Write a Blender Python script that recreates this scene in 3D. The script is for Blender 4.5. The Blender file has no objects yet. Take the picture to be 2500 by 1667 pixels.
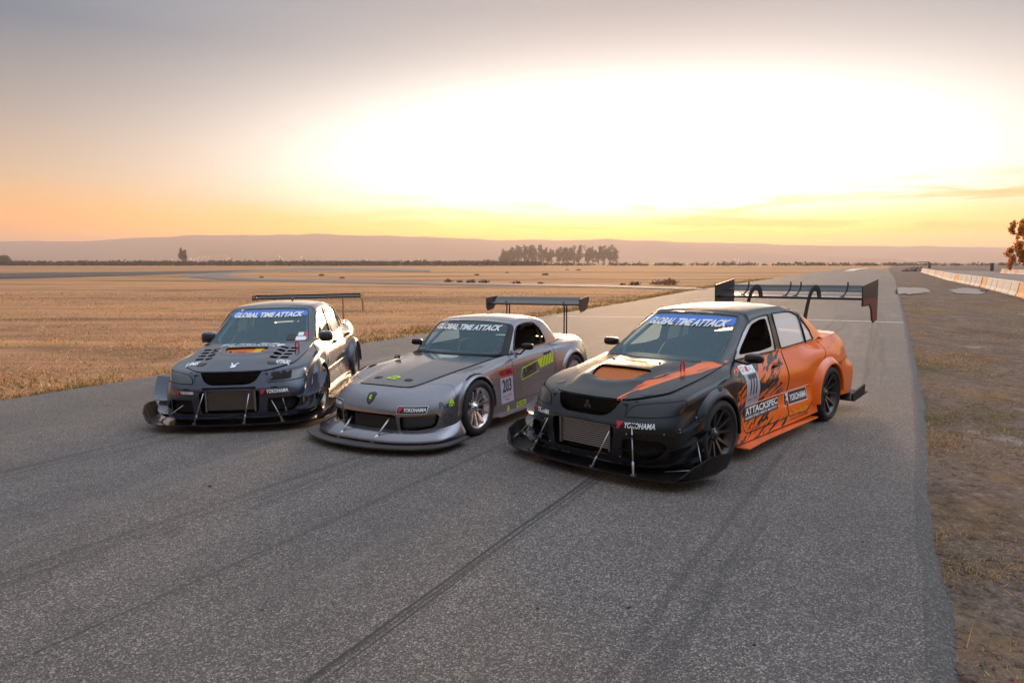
import bpy, bmesh, math, random
import numpy as np
from mathutils import Vector, Matrix
from mathutils.bvhtree import BVHTree

rng = np.random.default_rng(7)
random.seed(7)
R = math.radians
scene = bpy.context.scene
COL = scene.collection

# ---------------------------------------------------------------- camera
cam_data = bpy.data.cameras.new("camera")
cam = bpy.data.objects.new("camera", cam_data)
COL.objects.link(cam)
cam_data.sensor_width = 36.0
cam_data.lens = 24.51
cam_data.clip_start = 0.05
cam_data.clip_end = 30000.0
cam.location = (0, 0, 1.967)
cam.rotation_euler = (R(90 - 6.423), 0, 0)
scene.camera = cam

# ---------------------------------------------------------------- view
scene.view_settings.view_transform = 'Standard'
scene.view_settings.look = 'None'
scene.view_settings.exposure = 0.48
scene.view_settings.gamma = 1.0
scene.view_settings.use_curve_mapping = False
scene.render.film_transparent = False
try:
    scene.cycles.use_denoising = True
    scene.cycles.denoiser = 'OPENIMAGEDENOISE'
    scene.cycles.max_bounces = 8
    scene.cycles.transparent_max_bounces = 12
    scene.cycles.volume_bounces = 0
    scene.cycles.caustics_reflective = False
    scene.cycles.caustics_refractive = False
    scene.cycles.sample_clamp_indirect = 6.0
except Exception:
    pass


# ---------------------------------------------------------------- node helpers
class NT:
    """tiny wrapper to write shader maths as expressions"""
    def __init__(self, tree):
        self.t = tree
        self.n = tree.nodes
        self.l = tree.links

    def node(self, typ, **kw):
        nd = self.n.new(typ)
        for k, v in kw.items():
            setattr(nd, k, v)
        return nd

    def put(self, sock, v):
        if v is None:
            return
        if isinstance(v, bpy.types.NodeSocket):
            self.l.new(v, sock)
        else:
            try:
                sock.default_value = v
            except Exception:
                sock.default_value = tuple(v) + (1.0,) if len(v) == 3 else v

    def m(self, op, a, b=None, c=None, clamp=False):
        nd = self.node('ShaderNodeMath', operation=op)
        nd.use_clamp = clamp
        self.put(nd.inputs[0], a)
        if b is not None:
            self.put(nd.inputs[1], b)
        if c is not None:
            self.put(nd.inputs[2], c)
        return nd.outputs[0]

    def v(self, op, a, b=None):
        nd = self.node('ShaderNodeVectorMath', operation=op)
        self.put(nd.inputs[0], a)
        if b is not None:
            self.put(nd.inputs[1], b)
        return nd.outputs['Value'] if op in ('DOT_PRODUCT', 'LENGTH', 'DISTANCE') else nd.outputs[0]

    def sep(self, a):
        nd = self.node('ShaderNodeSeparateXYZ')
        self.put(nd.inputs[0], a)
        return nd.outputs

    def comb(self, x, y, z):
        nd = self.node('ShaderNodeCombineXYZ')
        for s, q in zip(nd.inputs, (x, y, z)):
            self.put(s, q)
        return nd.outputs[0]

    def mix(self, f, a, b, blend='MIX'):
        nd = self.node('ShaderNodeMix', data_type='RGBA', blend_type=blend)
        nd.clamp_factor = True
        self.put(nd.inputs[0], f)
        for s, q in ((nd.inputs[6], a), (nd.inputs[7], b)):
            if isinstance(q, bpy.types.NodeSocket):
                self.l.new(q, s)
            else:
                s.default_value = tuple(q)[:3] + (1.0,)
        return nd.outputs[2]

    def ss(self, a, lo, hi):
        nd = self.node('ShaderNodeMapRange', interpolation_type='SMOOTHSTEP')
        self.put(nd.inputs[0], a)
        self.put(nd.inputs[1], lo)
        self.put(nd.inputs[2], hi)
        return nd.outputs[0]

    def lin(self, a, lo, hi, c=0.0, d=1.0):
        nd = self.node('ShaderNodeMapRange')
        nd.clamp = True
        for s, q in zip(nd.inputs, (a, lo, hi, c, d)):
            self.put(s, q)
        return nd.outputs[0]

    def noise(self, vec, scale, detail=3.0, rough=0.5, dims='3D', dist=0.0):
        nd = self.node('ShaderNodeTexNoise', noise_dimensions=dims)
        if vec is not None:
            self.l.new(vec, nd.inputs['Vector'])
        nd.inputs['Scale'].default_value = scale
        nd.inputs['Detail'].default_value = detail
        nd.inputs['Roughness'].default_value = rough
        nd.inputs['Distortion'].default_value = dist
        return nd.outputs['Fac']

    def voro(self, vec, scale, feature='F1', out='Color', rnd=1.0):
        nd = self.node('ShaderNodeTexVoronoi', feature=feature)
        self.l.new(vec, nd.inputs['Vector'])
        nd.inputs['Scale'].default_value = scale
        nd.inputs['Randomness'].default_value = rnd
        return nd.outputs[out]

    def ramp(self, f, stops, interp='LINEAR'):
        nd = self.node('ShaderNodeValToRGB')
        nd.color_ramp.interpolation = interp
        el = nd.color_ramp.elements
        while len(el) < len(stops):
            el.new(0.5)
        for e, (p, c) in zip(el, stops):
            e.position = p
            e.color = tuple(c) + (1.0,) if len(c) == 3 else c
        self.put(nd.inputs[0], f)
        return nd.outputs[0]

    def mapping(self, vec, loc=(0, 0, 0), rot=(0, 0, 0), scale=(1, 1, 1)):
        nd = self.node('ShaderNodeMapping')
        self.l.new(vec, nd.inputs[0])
        nd.inputs['Location'].default_value = loc
        nd.inputs['Rotation'].default_value = rot
        nd.inputs['Scale'].default_value = scale
        return nd.outputs[0]


# ---------------------------------------------------------------- world: afterglow of a sun that has just set
SUN_AZ = R(10.0)      # to the right of the view axis (+Y)
world = bpy.data.worlds.new("World")
scene.world = world
world.use_nodes = True
wt = world.node_tree
wt.nodes.clear()
W = NT(wt)
tc = W.node('ShaderNodeTexCoord').outputs['Generated']
nrm = W.v('NORMALIZE', tc)
sx, sy, sz = W.sep(nrm)[:3]
elev = W.m('MULTIPLY', W.m('ARCSINE', sz), 57.29578)                     # degrees
hl = W.m('SQRT', W.m('ADD', W.m('MULTIPLY', sx, sx), W.m('ADD', W.m('MULTIPLY', sy, sy), 1e-6)))
ca = W.m('DIVIDE', W.m('ADD', W.m('MULTIPLY', sx, math.sin(SUN_AZ)), W.m('MULTIPLY', sy, math.cos(SUN_AZ))), hl)
azd = W.m('MULTIPLY', W.m('ARCCOSINE', W.m('MINIMUM', W.m('MAXIMUM', ca, -1.0), 1.0)), 57.29578)
sky_tex = W.node('ShaderNodeTexSky', sky_type='NISHITA')
sky_tex.sun_disc = False
sky_tex.sun_elevation = R(2.0)
sky_tex.sun_rotation = SUN_AZ
sky_tex.air_density = 1.0
sky_tex.dust_density = 1.5
sky_tex.ozone_density = 1.0
e01 = W.lin(elev, -2.0, 90.0)


def est(d):
    return (d + 2.0) / 92.0


base_away = W.ramp(e01, [(0.0, (1.0, .38, .12)), (est(1.0), (1.20, .41, .06)), (est(2.5), (1.15, .41, .06)), (est(4.0), (.82, .40, .12)), (est(6.0), (.52, .37, .235)),
                         (est(10), (.285, .262, .245)), (est(16), (.088, .142, .20)), (est(28), (.33, .40, .48)), (est(50), (.58, .67, .80)), (1.0, (.70, .81, .98))])
base_sun = W.ramp(e01, [(0.0, (2.4, .90, .04)), (est(1.4), (2.8, 1.25, .0)), (est(2.4), (2.2, 1.22, .0)), (est(3.4), (1.5, 1.05, .20)), (est(4.6), (1.05, .88, .55)),
                        (est(7), (.86, .78, .69)), (est(12), (.60, .56, .53)), (est(19), (.355, .335, .34)), (est(32), (.42, .46, .52)), (est(50), (.58, .67, .80)), (1.0, (.70, .81, .98))])
azf = W.ss(azd, 52.0, 4.0)
base = W.mix(azf, base_away, base_sun)
# the sky opposite the sunset is dimmer
anti = W.m('ADD', W.lin(azd, 75.0, 150.0, 1.0, .32), W.lin(elev, 10.0, 42.0, 0.0, .68), clamp=True)
# brighter stretch of sky added to the right of view, lighting the cars' sides
cr_ = W.m('DIVIDE', W.m('ADD', W.m('MULTIPLY', sx, math.sin(R(85))), W.m('MULTIPLY', sy, math.cos(R(85)))), hl)
sidef = W.m('ADD', 1.0, W.m('MULTIPLY', W.m('MULTIPLY', W.ss(cr_, .66, 1.0), 2.0), W.m('MULTIPLY', W.ss(elev, 2.0, 16.0), W.ss(elev, 78.0, 40.0))))
anti = W.m('MULTIPLY', anti, sidef)
_b = W.node('ShaderNodeVectorMath', operation='SCALE')
W.l.new(base, _b.inputs[0])
W.l.new(anti, _b.inputs['Scale'])
base = _b.outputs[0]
# broad bright core of the afterglow
de = W.m('DIVIDE', W.m('SUBTRACT', elev, 7.4), 5.6)
da = W.m('DIVIDE', azd, 21.5)
g2 = W.m('ADD', W.m('MULTIPLY', de, de), W.m('MULTIPLY', da, da))
glow = W.m('POWER', 2.71828, W.m('MULTIPLY', g2, -1.0))
glow_c = W.mix(1.0, (1.0, .91, .78), (1, 1, 1), 'MULTIPLY')
gl = W.node('ShaderNodeVectorMath', operation='SCALE')
W.l.new(glow_c, gl.inputs[0])
W.l.new(W.m('MULTIPLY', W.m('MULTIPLY', glow, 1.7), W.ss(elev, 1.6, 6.0)), gl.inputs['Scale'])
# thin streaks of cloud low over the hills
az_s = W.m('MULTIPLY', W.m('ARCTAN2', sx, sy), 57.29578)
cl_v = W.comb(W.m('MULTIPLY', az_s, .055), W.m('MULTIPLY', elev, .62), 0.0)
cn = W.noise(cl_v, 1.6, 5.0, .55, dist=.6)
band = W.m('MULTIPLY', W.ss(elev, 1.6, 3.0), W.ss(elev, 7.2, 4.2))
right = W.lin(az_s, -14.0, 34.0, .25, 1.0)
cmask = W.m('MULTIPLY', W.m('MULTIPLY', W.ss(cn, .47, .62), band), right)
cl_c = W.mix(W.ss(elev, 3.0, 5.5), (1.0, .62, .02), (.95, .47, .12))
col = W.v('ADD', base, gl.outputs[0])
col = W.mix(W.m('MULTIPLY', cmask, .85), col, cl_c)
nis = W.node('ShaderNodeVectorMath', operation='SCALE')
W.l.new(sky_tex.outputs[0], nis.inputs[0])
nis.inputs['Scale'].default_value = .004
col = W.v('ADD', col, nis.outputs[0])
bg = W.node('ShaderNodeBackground')
W.l.new(col, bg.inputs[0])
bg.inputs[1].default_value = 1.0
wo = W.node('ShaderNodeOutputWorld')
W.l.new(bg.outputs[0], wo.inputs[0])

# ---------------------------------------------------------------- sun: only a last soft warm light from the horizon
sun_d = bpy.data.lights.new("sun", 'SUN')
sun_d.energy = 2.8
sun_d.angle = R(17.0)
sun_d.color = (1.0, .60, .30)
sun = bpy.data.objects.new("sun", sun_d)
COL.objects.link(sun)
_e = R(8.0)
_d = Vector((math.sin(SUN_AZ) * math.cos(_e), math.cos(SUN_AZ) * math.cos(_e), math.sin(_e)))
sun.rotation_euler = _d.to_track_quat('Z', 'Y').to_euler()


# ---------------------------------------------------------------- mesh helpers
MATS = {}


def G(x, y):
    """height of the ground: the paving falls gently to the left near the camera"""
    w = min(max((40.0 - y) / 26.0, 0.0), 1.0)
    w = w * w * (3 - 2 * w)
    return .02 * min(max(x + 1.0, -7.0), 6.0) * w


def Gv(x, y):
    w = np.clip((40.0 - y) / 26.0, 0, 1)
    w = w * w * (3 - 2 * w)
    return .02 * np.clip(x + 1.0, -7.0, 6.0) * w


def tag(o, label=None, cat=None, group=None, kind=None):
    if label:
        o["label"] = label
    if cat:
        o["category"] = cat
    if group:
        o["group"] = group
    if kind:
        o["kind"] = kind
    return o


def link(o, parent=None):
    COL.objects.link(o)
    if parent is not None:
        o.parent = parent
    return o


def empty(name, loc=(0, 0, 0), parent=None):
    o = bpy.data.objects.new(name, None)
    o.empty_display_size = .1
    o.location = loc
    return link(o, parent)


def mk(name, V, F, mat, parent=None, smooth=True, mats=None, fm=None):
    me = bpy.data.meshes.new(name)
    V = np.asarray(V, dtype=float)
    me.from_pydata([tuple(p) for p in V], [], [tuple(int(i) for i in f) for f in F])
    if mats:
        for m_ in mats:
            me.materials.append(m_)
        if fm is not None:
            me.polygons.foreach_set('material_index', np.asarray(fm, dtype=np.int32))
    elif mat is not None:
        me.materials.append(mat)
    if smooth:
        me.polygons.foreach_set('use_smooth', [True] * len(me.polygons))
    me.update()
    o = bpy.data.objects.new(name, me)
    return link(o, parent)


def mkdata(name, me, parent=None, mw=None):
    o = bpy.data.objects.new(name, me)
    if mw is not None:
        o.matrix_local = mw
    return link(o, parent)


class MB:
    """collects simple shapes into one mesh"""
    def __init__(self):
        self.V = []
        self.F = []
        self.S = []

    def add(self, V, F, smooth=False):
        b = len(self.V)
        self.V += [tuple(map(float, p)) for p in V]
        self.F += [tuple(int(i) + b for i in f) for f in F]
        self.S += [smooth] * len(F)
        return self

    def box(self, c, s, rot=None, taper=1.0):
        x, y, z = s[0] / 2, s[1] / 2, s[2] / 2
        P = [(-x, -y, -z), (x, -y, -z), (x, y, -z), (-x, y, -z), (-x * taper, -y * taper, z), (x * taper, -y * taper, z), (x * taper, y * taper, z), (-x * taper, y * taper, z)]
        if rot is not None:
            P = [tuple(rot @ Vector(p)) for p in P]
        P = [(p[0] + c[0], p[1] + c[1], p[2] + c[2]) for p in P]
        return self.add(P, [(0, 3, 2, 1), (4, 5, 6, 7), (0, 1, 5, 4), (1, 2, 6, 5), (2, 3, 7, 6), (3, 0, 4, 7)])

    def hexa(self, P):
        return self.add(P, [(0, 3, 2, 1), (4, 5, 6, 7), (0, 1, 5, 4), (1, 2, 6, 5), (2, 3, 7, 6), (3, 0, 4, 7)])

    def tube(self, pts, r, n=8, cap=True, smooth=True):
        pts = [Vector(p) for p in pts]
        rr = r if isinstance(r, (list, tuple)) else [r] * len(pts)
        V, F = [], []
        up = None
        for i, p in enumerate(pts):
            d = (pts[min(i + 1, len(pts) - 1)] - pts[max(i - 1, 0)]).normalized()
            if up is None:
                up = Vector((0, 0, 1)) if abs(d.z) < .9 else Vector((1, 0, 0))
            a = d.cross(up).normalized()
            b = a.cross(d).normalized()
            up = b
            for k in range(n):
                t = 2 * math.pi * k / n
                V.append(p + a * math.cos(t) * rr[i] + b * math.sin(t) * rr[i])
        for i in range(len(pts) - 1):
            for k in range(n):
                F.append((i * n + k, i * n + (k + 1) % n, (i + 1) * n + (k + 1) % n, (i + 1) * n + k))
        self.add(V, F, smooth)
        if cap:
            b0 = len(self.V) - len(V)
            self.F.append(tuple(b0 + k for k in range(n))[::-1])
            self.F.append(tuple(b0 + (len(pts) - 1) * n + k for k in range(n)))
            self.S += [False, False]
        return self

    def prism(self, poly, axis, a, b):
        """extrude a 2D polygon along axis (0,1,2) from a to b"""
        n = len(poly)
        o = [i for i in range(3) if i != axis]
        V = []
        for q in (a, b):
            for p in poly:
                w = [0, 0, 0]
                w[axis] = q
                w[o[0]] = p[0]
                w[o[1]] = p[1]
                V.append(w)
        F = [tuple(range(n)), tuple(range(2 * n - 1, n - 1, -1))] + [(i, (i + 1) % n, n + (i + 1) % n, n + i) for i in range(n)]
        return self.add(V, F)

    def lathe(self, prof, n=32, axis='x', closed=False):
        """spin (radius, axial) profile"""
        V, F = [], []
        m = len(prof)
        for k in range(n):
            t = 2 * math.pi * k / n
            for (r, a) in prof:
                V.append((a, r * math.cos(t), r * math.sin(t)) if axis == 'x' else (r * math.cos(t), r * math.sin(t), a))
        for k in range(n):
            for i in range(m - 1 if not closed else m):
                j = (i + 1) % m
                F.append((k * m + i, k * m + j, ((k + 1) % n) * m + j, ((k + 1) % n) * m + i))
        return self.add(V, F, True)

    def sphere(self, c, r, nu=8, nv=6, sc=(1, 1, 1)):
        V, F = [], []
        for j in range(nv + 1):
            p = math.pi * j / nv
            for i in range(nu):
                t = 2 * math.pi * i / nu
                V.append((c[0] + r * sc[0] * math.sin(p) * math.cos(t), c[1] + r * sc[1] * math.sin(p) * math.sin(t), c[2] + r * sc[2] * math.cos(p)))
        for j in range(nv):
            for i in range(nu):
                F.append((j * nu + i, (j + 1) * nu + i, (j + 1) * nu + (i + 1) % nu, j * nu + (i + 1) % nu))
        return self.add(V, F, True)

    def build(self, name, mat, parent=None, bevel=0.0):
        me = bpy.data.meshes.new(name)
        me.from_pydata(self.V, [], self.F)
        me.materials.append(mat)
        me.polygons.foreach_set('use_smooth', self.S)
        bm = bmesh.new()
        bm.from_mesh(me)
        bmesh.ops.recalc_face_normals(bm, faces=bm.faces)
        if bevel > 0:
            ed = [e for e in bm.edges if len(e.link_faces) == 2 and e.calc_face_angle(0) > .6]
            bmesh.ops.bevel(bm, geom=ed, offset=bevel, segments=2, affect='EDGES', profile=.6)
        bm.to_mesh(me)
        bm.free()
        me.update()
        o = bpy.data.objects.new(name, me)
        return link(o, parent)


# ---------------------------------------------------------------- materials
def new_mat(name):
    m_ = bpy.data.materials.new(name)
    m_.use_nodes = True
    t = m_.node_tree
    t.nodes.clear()
    T = NT(t)
    out = T.node('ShaderNodeOutputMaterial')
    MATS[name] = m_
    return m_, T, out


def principled(T, out, base=(.5, .5, .5), rough=.5, metal=0.0, coat=0.0, coat_rough=.05, spec=.5):
    b = T.node('ShaderNodeBsdfPrincipled')
    T.put(b.inputs['Base Color'], base if isinstance(base, bpy.types.NodeSocket) else tuple(base) + (1.0,))
    T.put(b.inputs['Roughness'], rough)
    T.put(b.inputs['Metallic'], metal)
    b.inputs['Coat Weight'].default_value = coat
    T.put(b.inputs['Coat Roughness'], coat_rough)
    b.inputs['Specular IOR Level'].default_value = spec
    b.inputs['Coat IOR'].default_value = 1.55
    T.l.new(b.outputs[0], out.inputs[0])
    return b


def bump(T, b, h, strength=.3, dist=.01):
    n = T.node('ShaderNodeBump')
    n.inputs['Strength'].default_value = strength
    n.inputs['Distance'].default_value = dist
    T.l.new(h, n.inputs['Height'])
    T.l.new(n.outputs[0], b.inputs['Normal'])


def simple(name, base, rough=.5, metal=0.0, coat=0.0, spec=.5, var=0.0, vscale=8.0):
    m_, T, out = new_mat(name)
    c = base
    r = rough
    if var > 0:
        p = T.node('ShaderNodeTexCoord').outputs['Object']
        n = T.noise(p, vscale, 4.0, .6)
        c = T.mix(T.ss(n, .3, .7), tuple(max(q * (1 - var), 0) for q in base), tuple(min(q * (1 + var), 1) for q in base))
        r = T.lin(n, .25, .75, max(rough - .08, .02), min(rough + .1, 1))
    principled(T, out, c, r, metal, coat, spec=spec)
    return m_


def vcol_mat(name, rough=.8, trans=0.0):
    """leaves and blades coloured by their own colour attribute"""
    m_, T, out = new_mat(name)
    a = T.node('ShaderNodeAttribute')
    a.attribute_name = 'tint'
    b = principled(T, out, a.outputs['Color'], rough, spec=.2)
    if trans > 0:
        tr = T.node('ShaderNodeBsdfTranslucent')
        T.l.new(a.outputs['Color'], tr.inputs[0])
        mx = T.node('ShaderNodeMixShader')
        mx.inputs[0].default_value = trans
        T.l.new(b.outputs[0], mx.inputs[1])
        T.l.new(tr.outputs[0], mx.inputs[2])
        T.l.new(mx.outputs[0], out.inputs[0])
    return m_


# --- asphalt
def asphalt(name, lo, hi, marks=False):
    m_, T, out = new_mat(name)
    p = T.node('ShaderNodeTexCoord').outputs['Object']
    x, y, z = T.sep(p)[:3]
    flat = T.comb(x, y, 0.0)
    stone = T.node('ShaderNodeTexVoronoi', feature='F1')
    T.l.new(flat, stone.inputs['Vector'])
    stone.inputs['Scale'].default_value = 125.0
    sc = T.sep(stone.outputs['Color'])[0]
    stone2 = T.voro(flat, 270.0)
    s2 = T.sep(stone2)[1]
    grain = T.m('ADD', T.m('MULTIPLY', T.m('POWER', sc, 5.0), .85), T.m('MULTIPLY', T.m('POWER', s2, 2.0), .38))
    big = T.noise(flat, .35, 4.0, .6)
    mid = T.noise(flat, 2.3, 5.0, .65)
    # rolled lanes along the road direction
    rot = T.mapping(flat, rot=(0, 0, R(28.5)))
    lane = T.noise(T.mapping(rot, scale=(.55, .03, 1)), 1.0, 3.0, .5)
    k = T.m('ADD', T.m('MULTIPLY', big, .35), T.m('ADD', T.m('MULTIPLY', mid, .30), T.m('MULTIPLY', lane, .45)))
    c = T.mix(grain, tuple(lo), tuple(hi))
    c = T.mix(T.ss(k, .40, .70), T.mix(.42, c, (.030, .026, .025)), c)
    c = T.mix(T.m('MULTIPLY', T.ss(T.noise(T.mapping(rot, scale=(.9, .12, 1), loc=(4, 2, 0)), 1.0, 4.0, .6), .55, .70), .30), c, (.30, .24, .20))
    rough = .72
    if marks:
        # dark rubber streaks left by tyres
        def streak(x0, y0, x1, y1, w, amt, c, seed):
            L = math.hypot(x1 - x0, y1 - y0)
            nx, ny = (y1 - y0) / L, -(x1 - x0) / L
            d = T.m('ADD', T.m('MULTIPLY', T.m('SUBTRACT', x, x0), nx), T.m('MULTIPLY', T.m('SUBTRACT', y, y0), ny))
            s = T.m('ADD', T.m('MULTIPLY', T.m('SUBTRACT', x, x0), -ny), T.m('MULTIPLY', T.m('SUBTRACT', y, y0), nx))
            wob = T.m('MULTIPLY', T.m('SUBTRACT', T.noise(T.comb(T.m('MULTIPLY', s, .5), seed, 0.0), 1.0, 2.0), .5), w * .5)
            d = T.m('ADD', d, wob)
            fine = T.noise(T.comb(T.m('MULTIPLY', d, 55.0 if w < .2 else 14.0), T.m('MULTIPLY', s, .35), seed), 1.0, 2.0, .6)
            edge = T.ss(T.m('ABSOLUTE', d), w, w * .55)
            fade = T.m('MULTIPLY', T.ss(s, -.6, .4), T.ss(s, L + .6, L - .6))
            core = T.ss(T.m('ABSOLUTE', T.m('ADD', d, w * .62)), w * .22, w * .06)
            a = T.m('MULTIPLY', T.m('MULTIPLY', T.m('MAXIMUM', T.m('MULTIPLY', edge, T.ss(fine, .42, .66)), T.m('MULTIPLY', core, .9)), fade), amt)
            return T.mix(a, c, (.018, .017, .018))
        c = streak(-2.2, .75, .95, 6.45, .085, .95, c, 1.3)
        c = streak(-2.6, 3.05, -.1, 7.3, .055, .6, c, 4.1)
        c = streak(-1.0, .5, 3.0, 7.0, .22, .40, c, 7.7)
        c = streak(-4.6, 2.0, -.9, 7.6, .30, .40, c, 9.2)
        c = streak(-7.5, 2.2, -3.0, 9.6, .32, .38, c, 2.9)
        c = streak(3.2, 9.0, 12.0, 25.0, .30, .45, c, 5.5)
        c = streak(5.0, 9.5, 14.2, 27.0, .22, .4, c, 6.5)
        blot = T.noise(flat, 1.7, 2.0, .4)
        c = T.mix(T.m('MULTIPLY', T.ss(blot, .70, .76), .35), c, (.03, .029, .029))
    b = principled(T, out, c, rough, spec=.5)
    h = T.m('ADD', T.m('MULTIPLY', stone.outputs['Distance'], -1.0), T.m('MULTIPLY', T.noise(flat, 60.0, 3.0), .6))
    bump(T, b, h, .55, .006)
    return m_


asphalt_main = asphalt('asphalt', (.034, .026, .022), (.49, .41, .355), marks=True)
asphalt_far = asphalt('asphalt_far', (.17, .125, .10), (.36, .27, .22))
asphalt_dark = asphalt('asphalt_dark', (.045, .028, .022), (.12, .08, .065))


T_field_bump = .6


def ground_mat():
    m_, T, out = new_mat('dry_field')
    p = T.node('ShaderNodeTexCoord').outputs['Object']
    x, y, z = T.sep(p)[:3]
    flat = T.comb(x, y, 0.0)
    big = T.noise(flat, .018, 5.0, .6)
    # mown swathes, long and thin, nearly across the view
    sw = T.noise(T.mapping(flat, rot=(0, 0, R(8)), scale=(.035, .30, 1)), 1.0, 4.0, .6)
    mid = T.noise(flat, .55, 5.0, .65)
    fine = T.noise(flat, 9.0, 5.0, .7)
    straw = T.mix(fine, (.38, .175, .072), (.80, .42, .19))
    tan = T.mix(fine, (.32, .155, .08), (.68, .35, .18))
    c = T.mix(T.ss(sw, .38, .62), tan, straw)
    c = T.mix(T.m('MULTIPLY', T.ss(big, .45, .66), .55), c, (.52, .25, .11))
    pat = T.noise(T.mapping(flat, scale=(.05, .11, 1), loc=(3, 3, 0)), 1.0, 5.0, .65)
    c = T.mix(T.m('MULTIPLY', T.ss(pat, .52, .64), .7), c, (.17, .105, .055))
    c = T.mix(T.m('MULTIPLY', T.ss(mid, .56, .70), .38), c, (.085, .075, .035))
    band = T.noise(T.mapping(flat, rot=(0, 0, R(3)), scale=(.004, .045, 1)), 1.0, 4.0, .6)
    c = T.mix(T.m('MULTIPLY', T.ss(band, .50, .60), .55), c, (.20, .115, .07))
    c = T.mix(T.m('MULTIPLY', T.ss(band, .44, .36), .4), c, (.80, .44, .19))
    # faint wheel tracks and darker weed lines
    wl = T.noise(T.mapping(flat, rot=(0, 0, R(-14)), scale=(.02, .22, 1)), 1.0, 3.0, .5)
    c = T.mix(T.m('MULTIPLY', T.ss(wl, .56, .66), .62), c, (.11, .075, .04))
    st = T.noise(T.mapping(flat, rot=(0, 0, R(4)), scale=(.06, .9, 1)), 1.0, 4.0, .65)
    c = T.mix(T.m('MULTIPLY', T.ss(st, .48, .64), .30), c, (.17, .10, .06))
    c = T.mix(T.m('MULTIPLY', T.ss(st, .46, .34), .30), c, (.84, .47, .22))
    # bare dirt of the right-hand verge: everything right of the road edge
    rd = T.m('ADD', T.m('MULTIPLY', x, .8767), T.m('MULTIPLY', y, -.481))
    dirt_m = T.ss(rd, -3.0, -2.0)
    dirt = T.mix(T.noise(flat, 1.3, 6.0, .7), (.065, .043, .032), (.27, .19, .145))
    dirt = T.mix(T.m('MULTIPLY', T.ss(T.noise(flat, 26.0, 4.0, .7), .45, .75), .55), dirt, (.45, .36, .30))
    dirt = T.mix(T.m('MULTIPLY', T.ss(T.noise(flat, .62, 4.0, .6), .60, .70), .7), dirt, (.40, .33, .285))
    dirt = T.mix(T.m('MULTIPLY', T.ss(T.noise(T.mapping(flat, loc=(3, 9, 0)), .33, 5.0, .65), .52, .64), .75), dirt, (.27, .16, .075))
    dirt = T.mix(T.m('MULTIPLY', T.ss(T.noise(T.mapping(flat, loc=(7, 1, 0)), .5, 5.0, .7), .56, .68), .6), dirt, (.08, .075, .03))
    clod = T.noise(flat, 7.0, 6.0, .75)
    dirt = T.mix(T.m('MULTIPLY', T.ss(clod, .50, .36), .7), dirt, (.045, .032, .025))
    dirt = T.mix(T.m('MULTIPLY', T.ss(clod, .56, .68), .5), dirt, (.42, .33, .27))
    mott = T.noise(T.mapping(flat, rot=(0, 0, R(-28)), scale=(1.5, .35, 1), loc=(1, 5, 0)), 1.0, 5.0, .7)
    dirt = T.mix(T.m('MULTIPLY', T.ss(mott, .50, .40), .45), dirt, (.075, .055, .042))
    c = T.mix(dirt_m, c, dirt)
    b = principled(T, out, c, .95, spec=.1)
    h = T.m('ADD', T.m('MULTIPLY', fine, .7), T.m('ADD', T.noise(flat, 38.0, 4.0, .7), T.m('ADD', T.m('MULTIPLY', mid, 1.5), T.m('MULTIPLY', T.m('MULTIPLY', clod, dirt_m), 1.6))))
    bump(T, b, h, T_field_bump, .07)
    return m_


ground_m = ground_mat()
hill_m, T, out = new_mat('hills')
p = T.node('ShaderNodeTexCoord').outputs['Object']
principled(T, out, T.mix(T.noise(p, .004, 6.0, .65), (.10, .075, .055), (.22, .165, .115)), .95, spec=.05)
concrete_white = simple('barrier_white', (.72, .66, .60), .75, var=.22, vscale=1.6)
concrete_orange = simple('barrier_orange', (.74, .30, .10), .7, var=.18, vscale=3.0)
concrete_pad_m = simple('concrete_pad', (.24, .20, .18), .85, var=.3, vscale=1.5)
line_m = simple('road_paint', (.62, .54, .48), .7, var=.3, vscale=9.0)
pale_strip_m = simple('pale_strip_mat', (.80, .66, .50), .5, var=.1)
leaf_m = vcol_mat('leaves', .7, .35)
pepper_m = vcol_mat('pepper_leaves', .6, .65)
blade_m = vcol_mat('grass_blades', .8, .5)
bark_m = simple('bark', (.16, .11, .08), .9, var=.35, vscale=1.5)
black_far = simple('dark_rubber', (.02, .018, .018), .7)


# ================================================================ SETTING
def pl(points, s):
    """point on a polyline at arc length s"""
    for (a, b) in zip(points[:-1], points[1:]):
        L = math.dist(a, b)
        if s <= L or b is points[-1]:
            t = s / L
            return (a[0] + (b[0] - a[0]) * t, a[1] + (b[1] - a[1]) * t), ((b[0] - a[0]) / L, (b[1] - a[1]) / L)
        s -= L


def plen(points):
    return sum(math.dist(a, b) for a, b in zip(points[:-1], points[1:]))


def cr(points, n):
    """smooth resample of a 2D/3D polyline (Catmull-Rom through the points)"""
    P = np.asarray(points, float)
    d = np.concatenate([[0], np.cumsum(np.linalg.norm(np.diff(P, axis=0), axis=1) ** .5)])
    m_ = np.zeros_like(P)
    m_[1:-1] = ((P[2:] - P[1:-1]) / (d[2:] - d[1:-1])[:, None] * (d[1:-1] - d[:-2])[:, None] + (P[1:-1] - P[:-2]) / (d[1:-1] - d[:-2])[:, None] * (d[2:] - d[1:-1])[:, None]) / (d[2:] - d[:-2])[:, None]
    m_[0] = (P[1] - P[0]) / (d[1] - d[0])
    m_[-1] = (P[-1] - P[-2]) / (d[-1] - d[-2])
    q = np.linspace(0, d[-1], n)
    k = np.clip(np.searchsorted(d, q, side='right') - 1, 0, len(d) - 2)
    h = (d[k + 1] - d[k])
    t = ((q - d[k]) / h)[:, None]
    h = h[:, None]
    return (2 * t**3 - 3 * t**2 + 1) * P[k] + (t**3 - 2 * t**2 + t) * h * m_[k] + (-2 * t**3 + 3 * t**2) * P[k + 1] + (t**3 - t**2) * h * m_[k + 1]


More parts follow.
